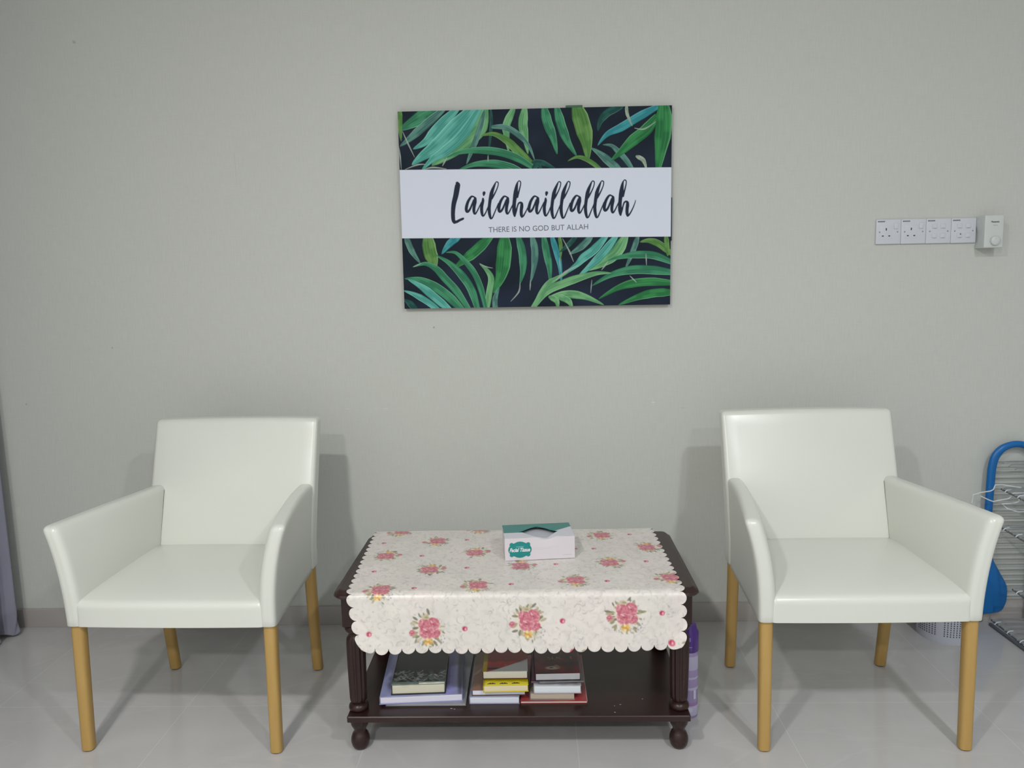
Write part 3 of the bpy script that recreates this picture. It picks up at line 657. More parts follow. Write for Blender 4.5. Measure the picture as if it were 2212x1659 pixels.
    KW = 3.529 * K * sc
    def stroke(pts, dx=0, dy=0):
        Q = [P(x + dx, y + dy) for x, y, _ in pts]; ws = [q[2] * KW / 2 for q in pts]; n = len(ws)
        R.ribbon(Q, lambda t: float(np.interp(t * (n - 1), range(n), ws)), lambda t, q, a, b_: (np.array([.020, .028, .055]), np.ones_like(t)), n=200)
    Aa = [[(960, 705, 50), (900, 672, 50), (838, 662, 62), (775, 730, 84), (708, 850, 98), (663, 1000, 110), (652, 1110, 108), (675, 1180, 92), (730, 1160, 82), (792, 1070, 70), (850, 930, 62), (905, 790, 60)],
          [(955, 735, 100), (948, 850, 122), (928, 950, 115), (912, 1060, 108), (910, 1160, 104), (930, 1240, 86), (960, 1245, 66), (1005, 1190, 50), (1055, 1095, 45), (1105, 990, 42), (1160, 860, 24)]]
    Ii = [[(1220, 735, 62), (1220, 800, 95), (1200, 900, 102), (1178, 1000, 110), (1172, 1100, 112), (1180, 1210, 104), (1200, 1300, 86), (1230, 1322, 66), (1270, 1280, 50), (1318, 1200, 45), (1362, 1090, 42), (1395, 1000, 30)],
          [(1258, 538, 104), (1250, 580, 92), (1244, 625, 50)]]
    Ll = [[(1650, 190, 40), (1598, 310, 80), (1545, 440, 112), (1508, 560, 132), (1482, 680, 126), (1460, 800, 116), (1443, 920, 110), (1430, 1050, 112), (1430, 1160, 115), (1442, 1270, 105), (1465, 1370, 90), (1488, 1412, 70), (1535, 1385, 52), (1580, 1290, 48), (1630, 1170, 44), (1685, 1040, 40), (1740, 900, 34)],
          [(1645, 195, 38), (1690, 158, 38), (1738, 190, 40), (1738, 265, 38), (1712, 360, 40), (1668, 465, 44), (1620, 560, 52), (1570, 650, 62), (1520, 740, 60)]]
    Hh = [[(350, 165, 38), (322, 260, 85), (300, 380, 122), (284, 500, 150), (264, 620, 150), (242, 760, 130), (226, 900, 126), (220, 1040, 130), (226, 1160, 138), (235, 1270, 108), (240, 1330, 66)],
          [(350, 168, 38), (400, 124, 36), (445, 160, 40), (448, 245, 40), (425, 350, 46), (396, 460, 52), (365, 570, 62), (335, 680, 70)],
          [(262, 1250, 70), (300, 1130, 60), (332, 1010, 50), (372, 905, 56), (432, 868, 66), (480, 905, 98), (482, 1000, 118), (468, 1100, 114), (462, 1200, 112), (468, 1300, 104), (482, 1352, 74)]]
    Hc = [(480, 1360, 66), (530, 1330, 56), (580, 1250, 48), (640, 1140, 42), (700, 1010, 34)]
    Ht = [(482, 1360, 70), (530, 1325, 56), (600, 1220, 48), (680, 1060, 40), (735, 920, 34), (762, 825, 24)]
    def put(l, dx, dy):
        for s_ in l: stroke(s_, dx, dy)
    stroke([(350, 215, 118), (362, 270, 180), (335, 430, 190), (297, 640, 182), (250, 820, 170), (222, 960, 160), (207, 1100, 150), (200, 1260, 142), (205, 1400, 140), (222, 1500, 125), (250, 1550, 100)])
    stroke([(245, 1540, 110), (330, 1525, 96), (430, 1470, 86), (520, 1432, 86), (548, 1415, 66)])
    put(Aa, 0, 0); put(Ii, 0, 0); put(Ll, 0, 0); put(Aa, 1105, -5); put(Hh, 2054, 0); stroke(Hc, 2054, 0); put(Aa, 2130, -10)
    put(Ii, 2131, -8); put(Ll, 2130, -12); put(Ll, 2448, -20); put(Aa, 3560, -33); put(Ll, 3280, -37); put(Ll, 3600, -42); put(Aa, 4700, -48); put(Hh, 5666, -42); stroke(Ht, 5666, -42)
    im = R.half(); hh, ww = im.shape[:2]
    u = (np.arange(ww) + .5) / ww; v = (np.arange(hh) + .5) / hh; u[0] = 0; u[-1] = 1; v[0] = 0; v[-1] = 1; U, V = np.meshgrid(u, v)
    root = thing('wall_picture', 'printed canvas of tropical leaves around a white lettered band, hung above the table', 'picture', (-.461, 0, 1.9), 0)
    # sheet local: x right, z down from its top edge, front at y=-.022
    rot = -.0069 * 0
    sh = lambda U_, V_: (np.interp(V_, [0, 1], [0, .0]) + W_ * U_)
    X = W_ * U + np.interp(V.ravel(), [0, 1], [0.0, 0.0]).reshape(V.shape); Z = -H_ * V
    m = grid_mesh('printed_sheet', X, np.full_like(X, -.0225), Z, im)
    ps = obj('printed_sheet', m, print_mat('canvas_print', rough=.6, spec=.15), root)
    obj('backing_board', box((W_ / 2, -.0110, -H_ / 2), (W_ / 2 - .0004, .0112, H_ / 2 - .0004)), mat('canvas_side', S(44, 84, 70), .6, var=.5, vscale=25, vcol=S(26, 36, 44)), root, smooth=False)
    obj('folded_flap', box((.614, -.013, .004), (.029, .008, .0045), bev=.002), mat('green_canvas_fold', S(62, 104, 80), .6), root)
    obj('folded_flap', box((W_ + .002, -.012, -.385), (.0025, .007, .075), bev=.0015), mat('dark_canvas_fold', S(40, 42, 58), .6), root)
    tm = text_mesh('THERE IS NO GOD BUT ALLAH', .0185, .352)
    to = obj('lettering', tm, M['ink_soft'], root, smooth=False); to.rotation_euler = (PI / 2, -.013, 0)
    q = T((720, 1040)); to.location = (q[0] / R.W * W_, -.0229, -q[1] / R.H * H_)
    # place with the measured corners (slight roll on its hook)
    root.location = (-.4585, 0, 1.884); root.rotation_euler = (0, .004, 0)
    return root
build_print()

# ------------------------------------------------------------------ switch plates + regulator on the wall
def screw(parent, x, z, r=.0024):
    bm = lathe([(r, 0), (r, .0012), (r * .7, .0016)], n=14); o = obj('screw', bm, M['greyink'], parent); o.rotation_euler = (PI / 2, 0, 0); o.location = (x, -.0088, z); return o
plates = ['white double-pole socket plate at the left end of the row of four', 'second white socket plate from the left in the row of four',
          'third white wall plate from the left, with four small outlets', 'fourth white wall plate, touching the dial box']
for i in range(4):
    t = thing('socket_plate' if i < 2 else 'outlet_plate', plates[i], 'socket' if i < 2 else 'outlet', (1.2115 + .0867 * i + .0432, 0, 1.3915 + .0432 - .0005 * i), 0, 'white wall plates in one row')
    obj('plate', rbox((.0431, .0045, .0431), .003, 3, 1, center=(0, -.0045, 0)), M['white_plastic'], t)
    screw(t, -.031, -.001); screw(t, .031, -.001)
    bm = bmesh.new()
    for k in range(6): box((-.037 + k * .0043, -.0092, .0355), (.0017, .0002, .0021), bm)
    obj('brand_mark', bm, M['ink_soft'], t, smooth=False)
    if i < 2:
        bm = bmesh.new(); box((-.0085, -.0092, .0085), (.0019, .0003, .0042), bm); obj('pin_hole', bm, M['dark'], t, smooth=False)
        for s in (-1, 1):
            bm = bmesh.new(); box((-.0085 + s * .0112, -.0092, -.0145), (.0031, .0003, .0019), bm); obj('pin_hole', bm, M['dark'], t, smooth=False)
        obj('rocker', rbox((.0075, .0022, .0105), .0015, 2, 1, center=(.025, -.0098, .0195)), M['white_plastic'], t)
        obj('socket_face', rbox((.0215, .0006, .0235), .0005, 2, 1, center=(-.0085, -.0088, -.001)), M['white_plastic'], t)
    else:
        for sx in (-1, 1):
            for sz in (-1, 1):
                bm = rbox((.0085, .0014, .0078), .0012, 2, 1, center=(sx * .0145, -.0098, sz * .0165)); rk = obj('outlet', bm, M['white_plastic'], t)
                bm = bmesh.new(); box((sx * .0145 + .001, -.0114, sz * .0165 - .0072), (.0055, .0003, .0006), bm); obj('slot', bm, M['mid_grey_plastic'], rk, smooth=False)
        if i == 3:
            bm = bmesh.new(); box((-.012, -.0116, -.012), (.0018, .0004, .0016), bm); obj('slot', bm, M['dark'], t, smooth=False)
t = thing('fan_regulator', 'white box with a round dial, projecting right of the wall plates', 'regulator', (1.5905, 0, 1.425))
def reg_d(v):
    x, y, z = v; k = (y + .03) / .06  # 0 front .. 1 back
    cut = .008 * k * math.sin(min(1, max(0, (.012 - z) / .05)) * PI) if x < 0 else 0
    return (x + cut, y - .0305, z)
obj('housing', rbox((.0325, .03, .0555), .004, 3, 4, deform=reg_d), M['white_plastic_b'], t)
dl = lathe([(.015, 0), (.0165, .001), (.016, .008), (.0145, .0098), (.006, .0102)], n=36); d = obj('dial', dl, M['white_plastic_b'], t); d.rotation_euler = (PI / 2, 0, 0); d.location = (.003, -.0603, -.031)
bm = bmesh.new(); box((0, .010, .0104), (.0016, .005, .0012), bm); k = obj('pointer', bm, M['white_plastic'], d, smooth=False)
tm = text_mesh('Panasonic', .0058, .027, offset=.03); o = obj('lettering', tm, M['ink'], t, smooth=False); o.rotation_euler = (PI / 2, 0, 0); o.location = (-.0115, -.0609, .0300)
bm = bmesh.new(); box((.003, -.0607, .021), (.008, .0002, .001), bm); obj('small_print', bm, M['mid_grey_plastic'], t, smooth=False)

# ------------------------------------------------------------------ tissue box
tz = .4876
ang = math.atan2(.020, .204)
t = thing('tissue_box', 'open white and teal tissue box standing on the flowered tablecloth', 'box', (.003, -.584, tz), ang)
HX, HY, HZ = .1020, .0600, .0335
def tb_d(v):
    x, y, z = v
    if z > 0 and y < 0: z2 = z - .006 * math.exp(-((x - .018) / .02) ** 2) * (1 if z > .02 else .3) * min(1, -y / HY * 1.2); return (x, y + .003 * math.exp(-((x - .018) / .03) ** 2) * z / HZ, z2 + HZ)
    return (x, y, z + HZ)
def tissue_panel():
    # front face print
    R = Ras(2 * HX, 2 * HZ, 3000, (.72, .67, .72)); W_ = 2 * HX; cx, cy = .0440, .0350; TE = np.array(S(20, 140, 140))
    R.ellipse(cx, cy, .0345, .0225, TE * .95, soft=2)
    for (dx, dy) in ((-.0240, -.0150), (.0240, -.0150), (-.0240, .0150), (.0240, .0150)): R.ellipse(cx + dx, cy + dy, .0065, .0065, TE, soft=2)
    R.ellipse(cx, cy, .0265, .0245, TE, soft=2); R.ellipse(cx, cy, .0315, .0195, TE * .8, soft=2); R.ellipse(cx, cy, .0300, .0182, TE * 1.02, soft=2)
    for k in range(6): R.ellipse(cx - .009 + .0036 * k, cy - .0085, .0013, .0011, (.75, .8, .8), al=.8)
    for k in range(24): R.ellipse(.083 + .0033 * k, .0310, .0013, .0006, (.45, .42, .44), al=.8)
    for k in range(16): R.ellipse(.083 + .0033 * k, .0355, .0013, .0006, (.45, .42, .44), al=.8)
    for k in range(10): R.ellipse(.170 + .0026 * k, .0555, .001, .0009, (.3, .28, .3), al=.8)
    im = R.half(); h, w_ = im.shape[:2]; u = np.linspace(0, 1, w_); v = np.linspace(0, 1, h); U, V = np.meshgrid(u, v)
    X = -HX + 2 * HX * U; Z0 = HZ * (1 - 2 * V); g = np.exp(-((X - .018) / .02) ** 2); g2 = np.exp(-((X - .018) / .03) ** 2)
    up = (Z0 > 0); Y = -HY - .0006 + .003 * g2 * np.clip(Z0 / HZ, 0, 1) ; Z = Z0 - .006 * g * np.clip(Z0 / HZ, 0, 1) ** 2
    return grid_mesh('front_print', X, Y, Z + HZ, im)
cream_card = mat('white_card', (.70, .66, .70), .4)
bm = bmesh.new()
# four walls and floor of the carton (hollow)
TH = .0006
for (c, h_) in (((0, HY - TH, HZ), (HX, TH, HZ)), ((-HX + TH, 0, HZ), (TH, HY, HZ)), ((HX - TH, 0, HZ), (TH, HY, HZ)), ((0, 0, TH), (HX, HY, TH)), ((0, -HY + .0036, HZ - .006), (HX, TH, HZ - .006))): box(c, h_, bm)
obj('carton', bm, cream_card, t, smooth=False)
obj('front_panel', tissue_panel(), print_mat('tissue_front', rough=.35, coat=.2), t)
# top panel with the torn opening: grid painted teal and white, cells inside the opening left out
def tissue_top():
    nx, ny = 150, 60; bm = bmesh.new(); lay = bm.verts.layers.float_color.new('print'); G = {}
    TE = S(36, 128, 124); WH = (.68, .68, .76)
    def hole(x, y):
        f = 1 - (abs(x + .004 - .010 * (y < -.012)) / .054) ** 1.3
        return f > 0 and -.012 - .055 * f < y < -.012 + .034 * f and y > -HY + .003
    for j in range(ny + 1):
        for i in range(nx + 1):
            x = -HX + 2 * HX * i / nx; y = -HY + 2 * HY * j / ny
            z = 2 * HZ - .006 * math.exp(-((x - .018) / .02) ** 2) * max(0, -y / HY) ** 1.5 + .001
            if -.05 < x < .05 and .0 < y < .03: z += .004 * (1 - abs(x) / .05)
            v = bm.verts.new((x, y, z)); lim = -.004 + (.040 * ((x - .045) / .057) if x > .045 else 0)
            teal = y > lim - .012
            v[lay] = (*(TE if teal else WH), 1); G[i, j] = v
    for j in range(ny):
        for i in range(nx):
            x = -HX + 2 * HX * (i + .5) / nx; y = -HY + 2 * HY * (j + .5) / ny
            if hole(x, y): continue
            bm.faces.new((G[i, j], G[i + 1, j], G[i + 1, j + 1], G[i, j + 1]))
    for v in [v for v in bm.verts if not v.link_faces]: bm.verts.remove(v)
    return bm
o = obj('top_panel', tissue_top(), print_mat('tissue_top', rough=.35, coat=.2), t)
md = o.modifiers.new('card', 'SOLIDIFY'); md.thickness = .0008
obj('tissue', rbox((HX - .006, HY - .006, .010), .006, 2, 8, deform=lambda v: (v[0], v[1], v[2] + .046 + .005 * math.cos(v[0] * 30) * math.cos(v[1] * 25))), mat('grey_white_tissue', (.50, .51, .56), .9), t)
tm = text_mesh('Facial Tissue', .0118, .060, shear=.35, offset=.03); o = obj('lettering', tm, M['white_ink'], t, smooth=False); o.rotation_euler = (PI / 2, 0, 0); o.location = (-HX + .0135, -HY - .0012, .0255)

# ------------------------------------------------------------------ books on the shelf
def page_mat(c): return mat('page_edges', c, .8, .2, var=.10, vscale=500, vaniso=(.02, .02, 1))
def book(name, label, x0, x1, z0, z1, yf, depth, cover_col, page_col, rz=0, cover=.0012, paint=None, over=.0, tilt=0, group='books stacked on the table shelf', rough=.35, side=None):
    """page block + lower and upper cover + spine at one side; front edge of the pages faces the room"""
    w_ = (x1 - x0) / 2; d = depth / 2; h = (z1 - z0) / 2
    t = thing(name, label, 'magazine' if name == 'magazine' else 'book', ((x0 + x1) / 2, yf + d, z0), rz, group); t.rotation_euler = (tilt, 0, rz)
    obj('pages', rbox((w_ - .0015, d - .0015, max(.0008, h - cover)), min(.0015, h * .4), 2, 4, center=(0, 0, h),
        deform=lambda v: (v[0], v[1], v[2])), page_mat(page_col), t)
    bm = bmesh.new(); box((0, 0, cover / 2), (w_ + over, d + over, cover / 2), bm)
    sx = 1 if side == 'r' else -1
    box((sx * (w_ - cover / 2), 0, h), (cover / 2, d, h), bm)
    cm = mat(name + '_cover', cover_col, rough, coat=.15)
    obj('cover', bm, cm, t, smooth=False)
    nx, ny = max(30, int(2 * w_ * 420)), max(30, int(2 * d * 420)); R = Ras(2 * w_, 2 * d, 900, cover_col)
    if paint: paint(R)
    im = R.half(); hh, ww = im.shape[:2]; U, V = np.meshgrid(np.linspace(0, 1, ww), np.linspace(0, 1, hh))
    m = grid_mesh('front_cover', -w_ + 2 * w_ * U, d - 2 * d * V, np.full_like(U, 2 * h + .0002), im)
    o = obj('front_cover', m, print_mat(name + '_print', rough=rough, coat=.2), t, smooth=False)
    md = o.modifiers.new('board', 'SOLIDIFY'); md.thickness = max(.0005, cover * .8)
    return t
rng = np.random.default_rng(21)
SH = .1168
def p_blue(R):
    W_, H_ = R.w, R.h; n = smooth_noise(rng, R.H, R.W, 30)[..., None]; R.im = R.im * (.9 + .25 * n)
    R.ellipse(W_ * .80, H_ * .5, W_ * .10, H_ * .62, S(134, 132, 206), soft=8); R.ellipse(W_ * .82, H_ * .9, W_ * .09, H_ * .12, S(156, 154, 226), soft=8)  # paler oval at the band's near end paints in light falling on the cover
    for k in range(12): R.ellipse(W_ * .79 + rng.uniform(-.012, .012), H_ * (.55 + .035 * k), .006, .0015, S(70, 70, 130), al=.7)
    R.ellipse(W_ * .55, H_ * .965, W_ * .16, .006, S(196, 160, 190), soft=4, al=.9); R.ellipse(W_ * .62, H_ * .955, .012, .005, S(120, 70, 110), soft=3, al=.8)
    R.ellipse(W_ * .96, H_ * .5, W_ * .05, H_ * .7, S(66, 62, 96), soft=5)
def p_dark(R):
    W_, H_ = R.w, R.h; n = smooth_noise(rng, R.H, R.W, 8); g = np.linspace(0, 1, R.H)[:, None]
    R.im = np.ones_like(R.im) * np.array(S(20, 22, 20)); band = np.clip((g - .62) * 6, 0, 1) * (n > .55) * .8; R.im = R.im * (1 - band[..., None]) + np.array(S(96, 116, 110)) * band[..., None]
    R.im[int(R.H * .93):] = np.array(S(126, 140, 132))
    for k in range(46):
        a0 = rng.random() * 6; x, y = rng.random() * W_, H_ * rng.uniform(.66, .9); c = S(*[int(rng.uniform(150, 225))] * 3)
        R.ribbon([((x + .008 * math.cos(a0 + i)) * R.ppm, (y + .006 * math.sin(a0 * 2 + i * 1.3)) * R.ppm) for i in range(4)], lambda t: 1.1, lambda t, q, a, b: (np.array(c), .75), n=14)
def p_grey(R): R.im = R.im * (.85 + .3 * smooth_noise(rng, R.H, R.W, 25)[..., None])
magA = book('magazine', 'thin grey magazine lying lowest in the left stack', -.432, -.206, SH, SH + .0065, -.786, .305, S(140, 142, 150), S(178, 176, 178), rz=.0, paint=p_grey, cover=.0006)
book('notebook', 'large lavender-blue book under the dark book in the left stack', -.458, -.226, SH + .0068, SH + .0285, -.782, .300, S(152, 156, 200), S(228, 225, 240), rz=.07, paint=p_blue, over=.001)
book('book', 'thick dark green-black hardback on top of the left stack', -.421, -.271, SH + .0290, SH + .0590, -.775, .215, S(42, 46, 44), S(216, 212, 192), rz=.055, paint=p_dark, cover=.0022, over=.0015)
bm = box((-.302, -.7705, SH + .0605), (.036, .0035, .0007), rz=.055)
props(obj('paper_strip', bm, mat('white_paper', (.88, .88, .80), .6), smooth=False), 'white paper strip sticking out over the dark hardback', 'paper')
# middle stack
def p_brown(R): R.im[:] = np.array(S(140, 104, 86)); R.ellipse(.012, R.h * .55, .006, .03, S(190, 180, 175), .5, soft=4, al=.6)
def p_yel(R):
    R.im[:] = np.array(S(238, 220, 20)); R.im[:, :int(.006 * R.ppm)] = np.array(S(196, 172, 24))
def p_red(R):
    R.im[:] = np.array(S(186, 46, 44)); yy, xx = np.mgrid[0:R.H, 0:R.W]; fx = xx / R.W; fy = yy / R.H
    R.im[(fx < .09)] = np.array(S(206, 176, 30))
    R.im[fy < .4] *= .7
    for k in range(30): R.ellipse(R.w * (.2 + .02 * k), R.h * .62, .0012, .0016, S(176, 96, 92), al=.8)
    for k in range(5): R.ellipse(R.w * (.14 + .05 * k), R.h * .885, .006, .010, S(58, 24, 26), soft=2)
    for k in range(6): R.ellipse(R.w * (.13 + .045 * k), R.h * .86, .0035, .003, S(176, 120, 110), soft=2)
    R.ellipse(R.w * .5, R.h * .80, .004, .004, S(170, 120, 90), soft=2)
    mk = fy > 1.0 - .42 * np.clip(fx - .10, 0, 1) ** 1.15 - .01; R.im[mk & (fx > .1)] = np.array(S(214, 216, 216))
book('book', 'thick white-paged book lying lowest in the middle stack', -.197, -.056, SH, SH + .0215, -.778, .230, S(150, 152, 176), S(228, 231, 248), paint=p_grey)
book('book', 'brown-covered book with white pages, second from the bottom of the middle stack', -.191, -.041, SH + .0220, SH + .0385, -.772, .225, S(104, 78, 66), S(226, 228, 244), rz=.015, paint=p_brown)
yb = book('book', 'thick yellow-covered paperback below the red book in the middle stack', -.160, -.034, SH + .0389, SH + .0588, -.784, .205, S(226, 206, 26), S(228, 216, 184), rz=.035, paint=p_yel)
bm = bmesh.new()
for (x, a) in ((-.040, 0), (-.006, 1), (.028, 2)):
    for (u, v, r) in ((-.006, -.002, .5), (.006, -.002, -.5), (0, -.004, 0)):
        box((x + u, -.0900 + v * .8, .0207), (.0060 if r == 0 else .0055, .0014, .0002), bm, rz=r)
obj('lettering', bm, M['ink'], yb, smooth=False)
rb = book('book', 'red-covered paperback with curled cover on top of the middle stack', -.160, -.033, SH + .0620, SH + .0850, -.756, .195, S(112, 30, 30), S(240, 236, 226), rz=.01, paint=p_red)
book('booklet', 'thin yellow booklet between the yellow and red paperbacks', -.159, -.037, SH + .0592, SH + .0617, -.750, .195, S(150, 128, 30), S(180, 160, 60), rz=.02, cover=.0004)['category'] = 'booklet'
# right stack
def p_mag(R):
    R.im[:] = np.array(S(168, 62, 66)); R.im[:, -int(.004 * R.ppm):] = np.array(S(214, 196, 190)); R.ellipse(R.w * .3, R.h * .98, R.w * .28, .008, S(122, 92, 112), soft=5, al=.7); R.ellipse(R.w * .62, R.h * .985, R.w * .12, .008, S(150, 100, 80), soft=5, al=.8)
def p_sul(R):
    n = smooth_noise(rng, R.H, R.W, 22)[..., None]; R.im = np.array(S(22, 12, 14)) * (1 - n * .6) + np.array(S(170, 34, 48)) * n * .55
    R.ellipse(R.w * .40, R.h * .84, .023, .0105, S(190, 168, 150), soft=3); R.ellipse(R.w * .37, R.h * .835, .008, .0045, S(30, 22, 22), soft=2); R.ellipse(R.w * .50, R.h * .80, .008, .012, S(150, 110, 100), -.6, soft=3)
    R.ellipse(R.w * .3, R.h * .96, R.w * .35, .010, S(72, 62, 60), soft=5, al=.6)
book('magazine', 'red magazine lying lowest in the right stack', -.054, .134, SH, SH + .0065, -.777, .270, S(168, 62, 66), S(222, 206, 198), rz=-.0, paint=p_mag, cover=.0005)
book('book', 'worn beige paperback on the red magazine in the right stack', -.026, .100, SH + .0069, SH + .0268, -.770, .200, S(150, 136, 124), S(192, 178, 164), rz=-.01, paint=p_grey)
book('book', 'thick white-paged book in the middle of the right stack', -.016, .117, SH + .0272, SH + .0500, -.772, .210, S(196, 196, 204), S(228, 233, 240), rz=.0, paint=p_grey)
def p_pur(R): R.im[:] = np.array(S(170, 170, 182)); R.im[:, :int(R.W * .2)] = np.array(S(104, 26, 78))
book('booklet', 'thin booklet with a purple spine near the top of the right stack', -.022, .108, SH + .0503, SH + .0545, -.758, .205, S(104, 26, 78), S(176, 178, 188), rz=-.02, paint=p_pur, cover=.0006)['category'] = 'booklet'
sb = book('book', 'black and dark red paperback on top of the right stack', -.014, .113, SH + .0598, SH + .0815, -.762, .200, S(40, 20, 22), S(216, 215, 222), rz=.03, paint=p_sul)
book('notepad', 'grey-white floppy pad under the black and red paperback', -.006, .122, SH + .0548, SH + .0595, -.766, .205, S(120, 116, 118), S(150, 150, 158), rz=.045, cover=.0005, paint=p_grey)['category'] = 'notepad'
for s_, x in (('SUL', -.026), ('I', .040)):
    tm = text_mesh(s_, .017, .046 if len(s_) > 1 else .006, offset=.02); o = obj('lettering', tm, M['gold_ink'], sb, smooth=False); o.location = (x, -.022, .0222)

# ------------------------------------------------------------------ spray can behind the table leg
t = thing('spray_can', 'lavender aerosol can with purple cap standing behind the right table leg', 'spray can', (.4435, -.637, 0))
obj('can_body', lathe([(.0245, 0), (.0262, .002), (.0262, .196), (.0245, .201), (.0215, .205), (.0215, .207)], n=40), M['can'], t)
for (z0, z1, m_) in ((.008, .038, 'can_band'), (.040, .050, 'can_pink'), (.088, .096, 'can_band'), (.122, .128, 'can_band'), (.150, .192, 'can_band')):
    obj('label_band', lathe([(.0263, z0), (.0264, z0 + .0005), (.0264, z1 - .0005), (.0263, z1)], n=40), M[m_], t)
pm = mat('white_label', (.6, .58, .75), .4)
obj('label_patch', box((-.002, -.0266, .028), (.008, .0006, .007)), pm, t, smooth=False); obj('label_patch', box((.012, -.0240, .075), (.004, .0006, .014), rz=.45), pm, t, smooth=False)
obj('cap', lathe([(.0262, .2045), (.0272, .206), (.0272, .258), (.0262, .264), (.0215, .270), (.0200, .280), (.0180, .285), (.008, .286)], n=40), M['cap'], t)
bm = bmesh.new(); box((-.004, -.0265, .223), (.007, .0012, .0016), bm); box((-.004, -.0262, .246), (.003, .0012, .006), bm); obj('nozzle', bm, M['valve'], t, smooth=False)

# ------------------------------------------------------------------ laundry basket
t = thing('waste_basket', 'small white perforated plastic basket under the right armchair by the wall', 'basket', (1.460, -.128, 0))
def rad(z): return .090 + .045 * z
bm = bmesh.new(); n = 72; HZs = [0, .004, .02] + [.02 + .0105 * i for i in range(1, 22)] + [.262]
rings = [[bm.verts.new((rad(z) * math.cos(2 * PI * k / n), rad(z) * math.sin(2 * PI * k / n), z)) for k in range(n)] for z in HZs]
for a, b in zip(rings, rings[1:]):
    for k in range(n): bm.faces.new((a[k], a[(k + 1) % n], b[(k + 1) % n], b[k]))
bm.faces.new(rings[0][::-1]); ob = obj('basket_body', bm, M['basket'], t); md = ob.modifiers.new('wall', 'SOLIDIFY'); md.thickness = .0018
obj('rim', tube([(rad(.262) * math.cos(2 * PI * k / 48), rad(.262) * math.sin(2 * PI * k / 48), .262) for k in range(49)], .004, n=8, caps=False), M['basket'], t)
bm = bmesh.new()
for k in range(60):
    if k % 10 in (8, 9): continue
    a = 2 * PI * (k + .3) / 60
    for j in range(26):
        z = .030 + j * .0082; r = rad(z) + .0012
        bmesh.ops.create_cube(bm, size=1, matrix=Matrix.Translation((r * math.cos(a), r * math.sin(a), z)) @ Matrix.Rotation(a, 4, 'Z') @ Matrix.Diagonal((.0008, .0030, .0036, 1)))
hl = obj('perforation', bm, mat('dark_hole', (.05, .05, .09), .8), t, smooth=False); hl['kind'] = 'stuff'

# ------------------------------------------------------------------ wire drying rack (tiers stand out from the wall) and blue hoop
t = thing('drying_rack', 'grey wire clothes drying rack with tiers, behind the right armchair', 'drying rack', (1.665, 0, 0))
def part_tubes(name, L, m, r, n=8, sm=0):
    bm = bmesh.new()
    for p in L: tube(p, r, bm, n=n, smooth=sm)
    return obj(name, bm, m, t)
for (z, y0, y1) in ((.0155, -.062, -.52), (.178, -.17, -.50), (.374, -.075, -.50), (.512, -.070, -.50), (.606, -.062, -.30)):
    if z < .6: part_tubes('side_rail', [[(0, y0, z + .004), (0, y1, z - .012)]], M['metal_dark'], .0030)
    yy = y0 - .012; L = []; 
    while yy > y1 + .02:
        zz = z + .004 - (.016) * (yy - y0) / (y1 - y0)
        L.append([(-.004, yy, zz + .002), (.004, yy, zz + .008), (.02, yy, zz + .009), (.60, yy, zz + .009)]); yy -= .036
    part_tubes('wire_tier', L, M['metal'], .0024, 6)
    for k in range(3 if z < .6 else 0):
        part_tubes('clip', [[(-.006, y0 - .030 - .072 * k, z + .001), (.002, y0 - .030 - .072 * k, z + .009), (.016, y0 - .030 - .072 * k, z + .0105)]], M['metal_white'], .0020)
part_tubes('upright', [[(.30, -.30, .02), (.30, -.16, .62)], [(.60, -.30, .02), (.60, -.16, .62)]], M['metal'], .007, 10)
part_tubes('side_rail', [[(-.006, -.066, .006), (-.002, -.52, .006)]], M['metal_dark'], .006)
# extra horizontal wires of the folded back panel, leaning at the wall
part_tubes('back_panel', [[(.005, -.0155, z), (.60, -.0155, z)] for z in [.09 + .0205 * i for i in range(26)]], M['metal'], .0017, 6)
# bent hanging hooks
dx = -1.665
def q(*P_): return [(x + dx, y, z) for x, y, z in P_]
part_tubes('hook', [q((1.700, -.122, .535), (1.636, -.122, .5465), (1.611, -.122, .5465), (1.606, -.122, .530), (1.596, -.122, .5245), (1.560, -.122, .519), (1.537, -.122, .512), (1.533, -.122, .482)),
                    q((1.715, -.126, .516), (1.674, -.126, .5165), (1.668, -.126, .514), (1.665, -.126, .502), (1.655, -.126, .4965), (1.605, -.126, .488), (1.593, -.126, .492), (1.560, -.126, .508)),
                    q((1.735, -.13, .506), (1.700, -.13, .5045), (1.693, -.13, .500), (1.690, -.13, .487), (1.680, -.13, .4835), (1.633, -.13, .479), (1.655, -.13, .462), (1.690, -.13, .450), (1.78, -.13, .452))], M['metal_white'], .0021, 6)

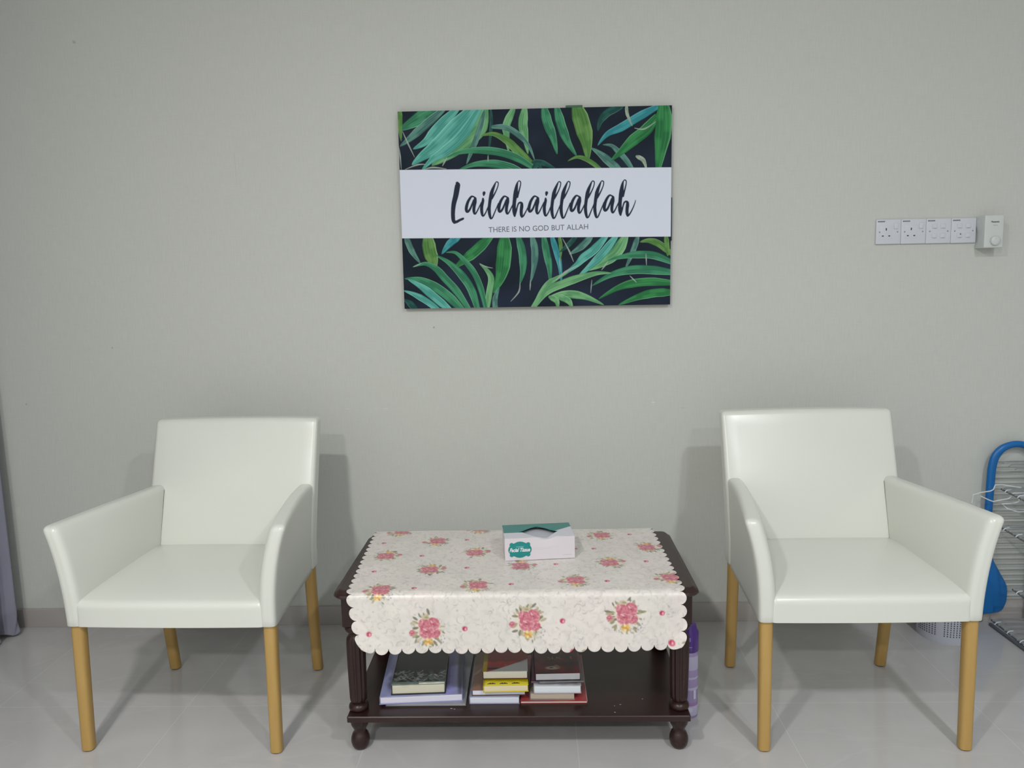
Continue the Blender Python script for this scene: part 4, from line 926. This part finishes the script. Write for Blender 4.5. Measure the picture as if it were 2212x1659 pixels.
t2 = thing('plastic_hoop', 'blue plastic arched hoop with broad lower end leaning at the wall behind the rack', 'plastic item', (1.70, 0, 0))
bm = bmesh.new()
def band(path, bm):
    rings = []; P = np.array(path); k = len(P); T_ = np.linspace(0, k - 1 - 1e-6, k * 5); I_ = T_.astype(int); f_ = (T_ - I_)[:, None]
    g = lambda j: P[np.clip(j, 0, k - 1)]
    a_, b_, c_, d_ = g(I_ - 1), g(I_), g(I_ + 1), g(I_ + 2)
    path = (.5 * (2 * b_ + (c_ - a_) * f_ + (2 * a_ - 5 * b_ + 4 * c_ - d_) * f_ * f_ + (-a_ + 3 * b_ - 3 * c_ + d_) * f_ ** 3)).tolist()
    for i, (x, z, w_) in enumerate(path):
        a = path[max(0, i - 1)]; b = path[min(len(path) - 1, i + 1)]; tx, tz_ = b[0] - a[0], b[1] - a[1]; l = math.hypot(tx, tz_); nx, nz = tz_ / l, -tx / l
        if w_ > .017: nx, nz = 1, 0
        rings.append([bm.verts.new((x + nx * w_ * math.cos(2 * PI * k / 14), -.034 + .0105 * math.sin(2 * PI * k / 14), z + nz * w_ * math.cos(2 * PI * k / 14))) for k in range(14)])
    for a, b in zip(rings, rings[1:]):
        for k in range(14): bm.faces.new((a[k], a[(k + 1) % 14], b[(k + 1) % 14], b[k]))
    bm.faces.new(rings[0][::-1]); bm.faces.new(rings[-1]); bmesh.ops.recalc_face_normals(bm, faces=bm.faces)
band([(-.068, .036, .055), (-.058, .042, .072), (-.055, .06, .080), (-.052, .09, .084), (-.052, .14, .080), (-.054, .19, .055), (-.055, .245, .026), (-.056, .28, .0165), (-.056, .31, .0130), (-.055, .38, .0130), (-.054, .47, .0140), (-.053, .55, .0148),
      (-.051, .59, .0150), (-.043, .625, .0150), (-.024, .652, .0140), (.003, .667, .0125), (.032, .672, .0122), (.062, .666, .0122), (.088, .648, .013), (.106, .616, .013), (.113, .57, .013), (.115, .40, .013), (.117, .24, .013), (.117, .10, .014), (.117, .012, .015)], bm)
obj('hoop_band', bm, M['blue'], t2)
obj('lower_foot', box((-.080, -.026, .017), (.030, .012, .017), bev=.006), M['metal_dark'], t2)

# ------------------------------------------------------------------ curtain on the left wall
ys = np.linspace(-.036, -1.5, 900); zs = np.concatenate([np.linspace(.012, .14, 40), np.linspace(.16, 2.6, 60)])
Yc, Zc = np.meshgrid(ys, zs)
ph = (-Yc) * 2 * PI / .078; fl = np.clip((Zc) / 2.6, 0, 1)
Xc = -1.998 + .028 * np.sin(ph + .9 + .3 * np.sin(Zc * 2)) + .012 * np.sin(ph * .37 + Zc) 
hem = np.clip(1 - Zc / .13, 0, 1); Xc += hem * (.005 * np.sin(ph * 3.1 + Zc * 60) + .002) ; Zc2 = Zc + hem * .006 * np.sin(ph * 2.3)
first = np.clip(1 - (-.036 - Yc) / .03, 0, 1); Xc += first * .004
Yc2 = Yc + .004 * np.sin(Zc * 9 + ph * .5) * hem
m = grid_mesh('curtain', Xc, Yc2, np.maximum(Zc2, .004)); o = obj('curtain', m, M['curtain'])
props(o, 'purple-grey pleated curtain hanging to the floor along the left wall', 'curtain'); md = o.modifiers.new('cloth', 'SOLIDIFY'); md.thickness = .002
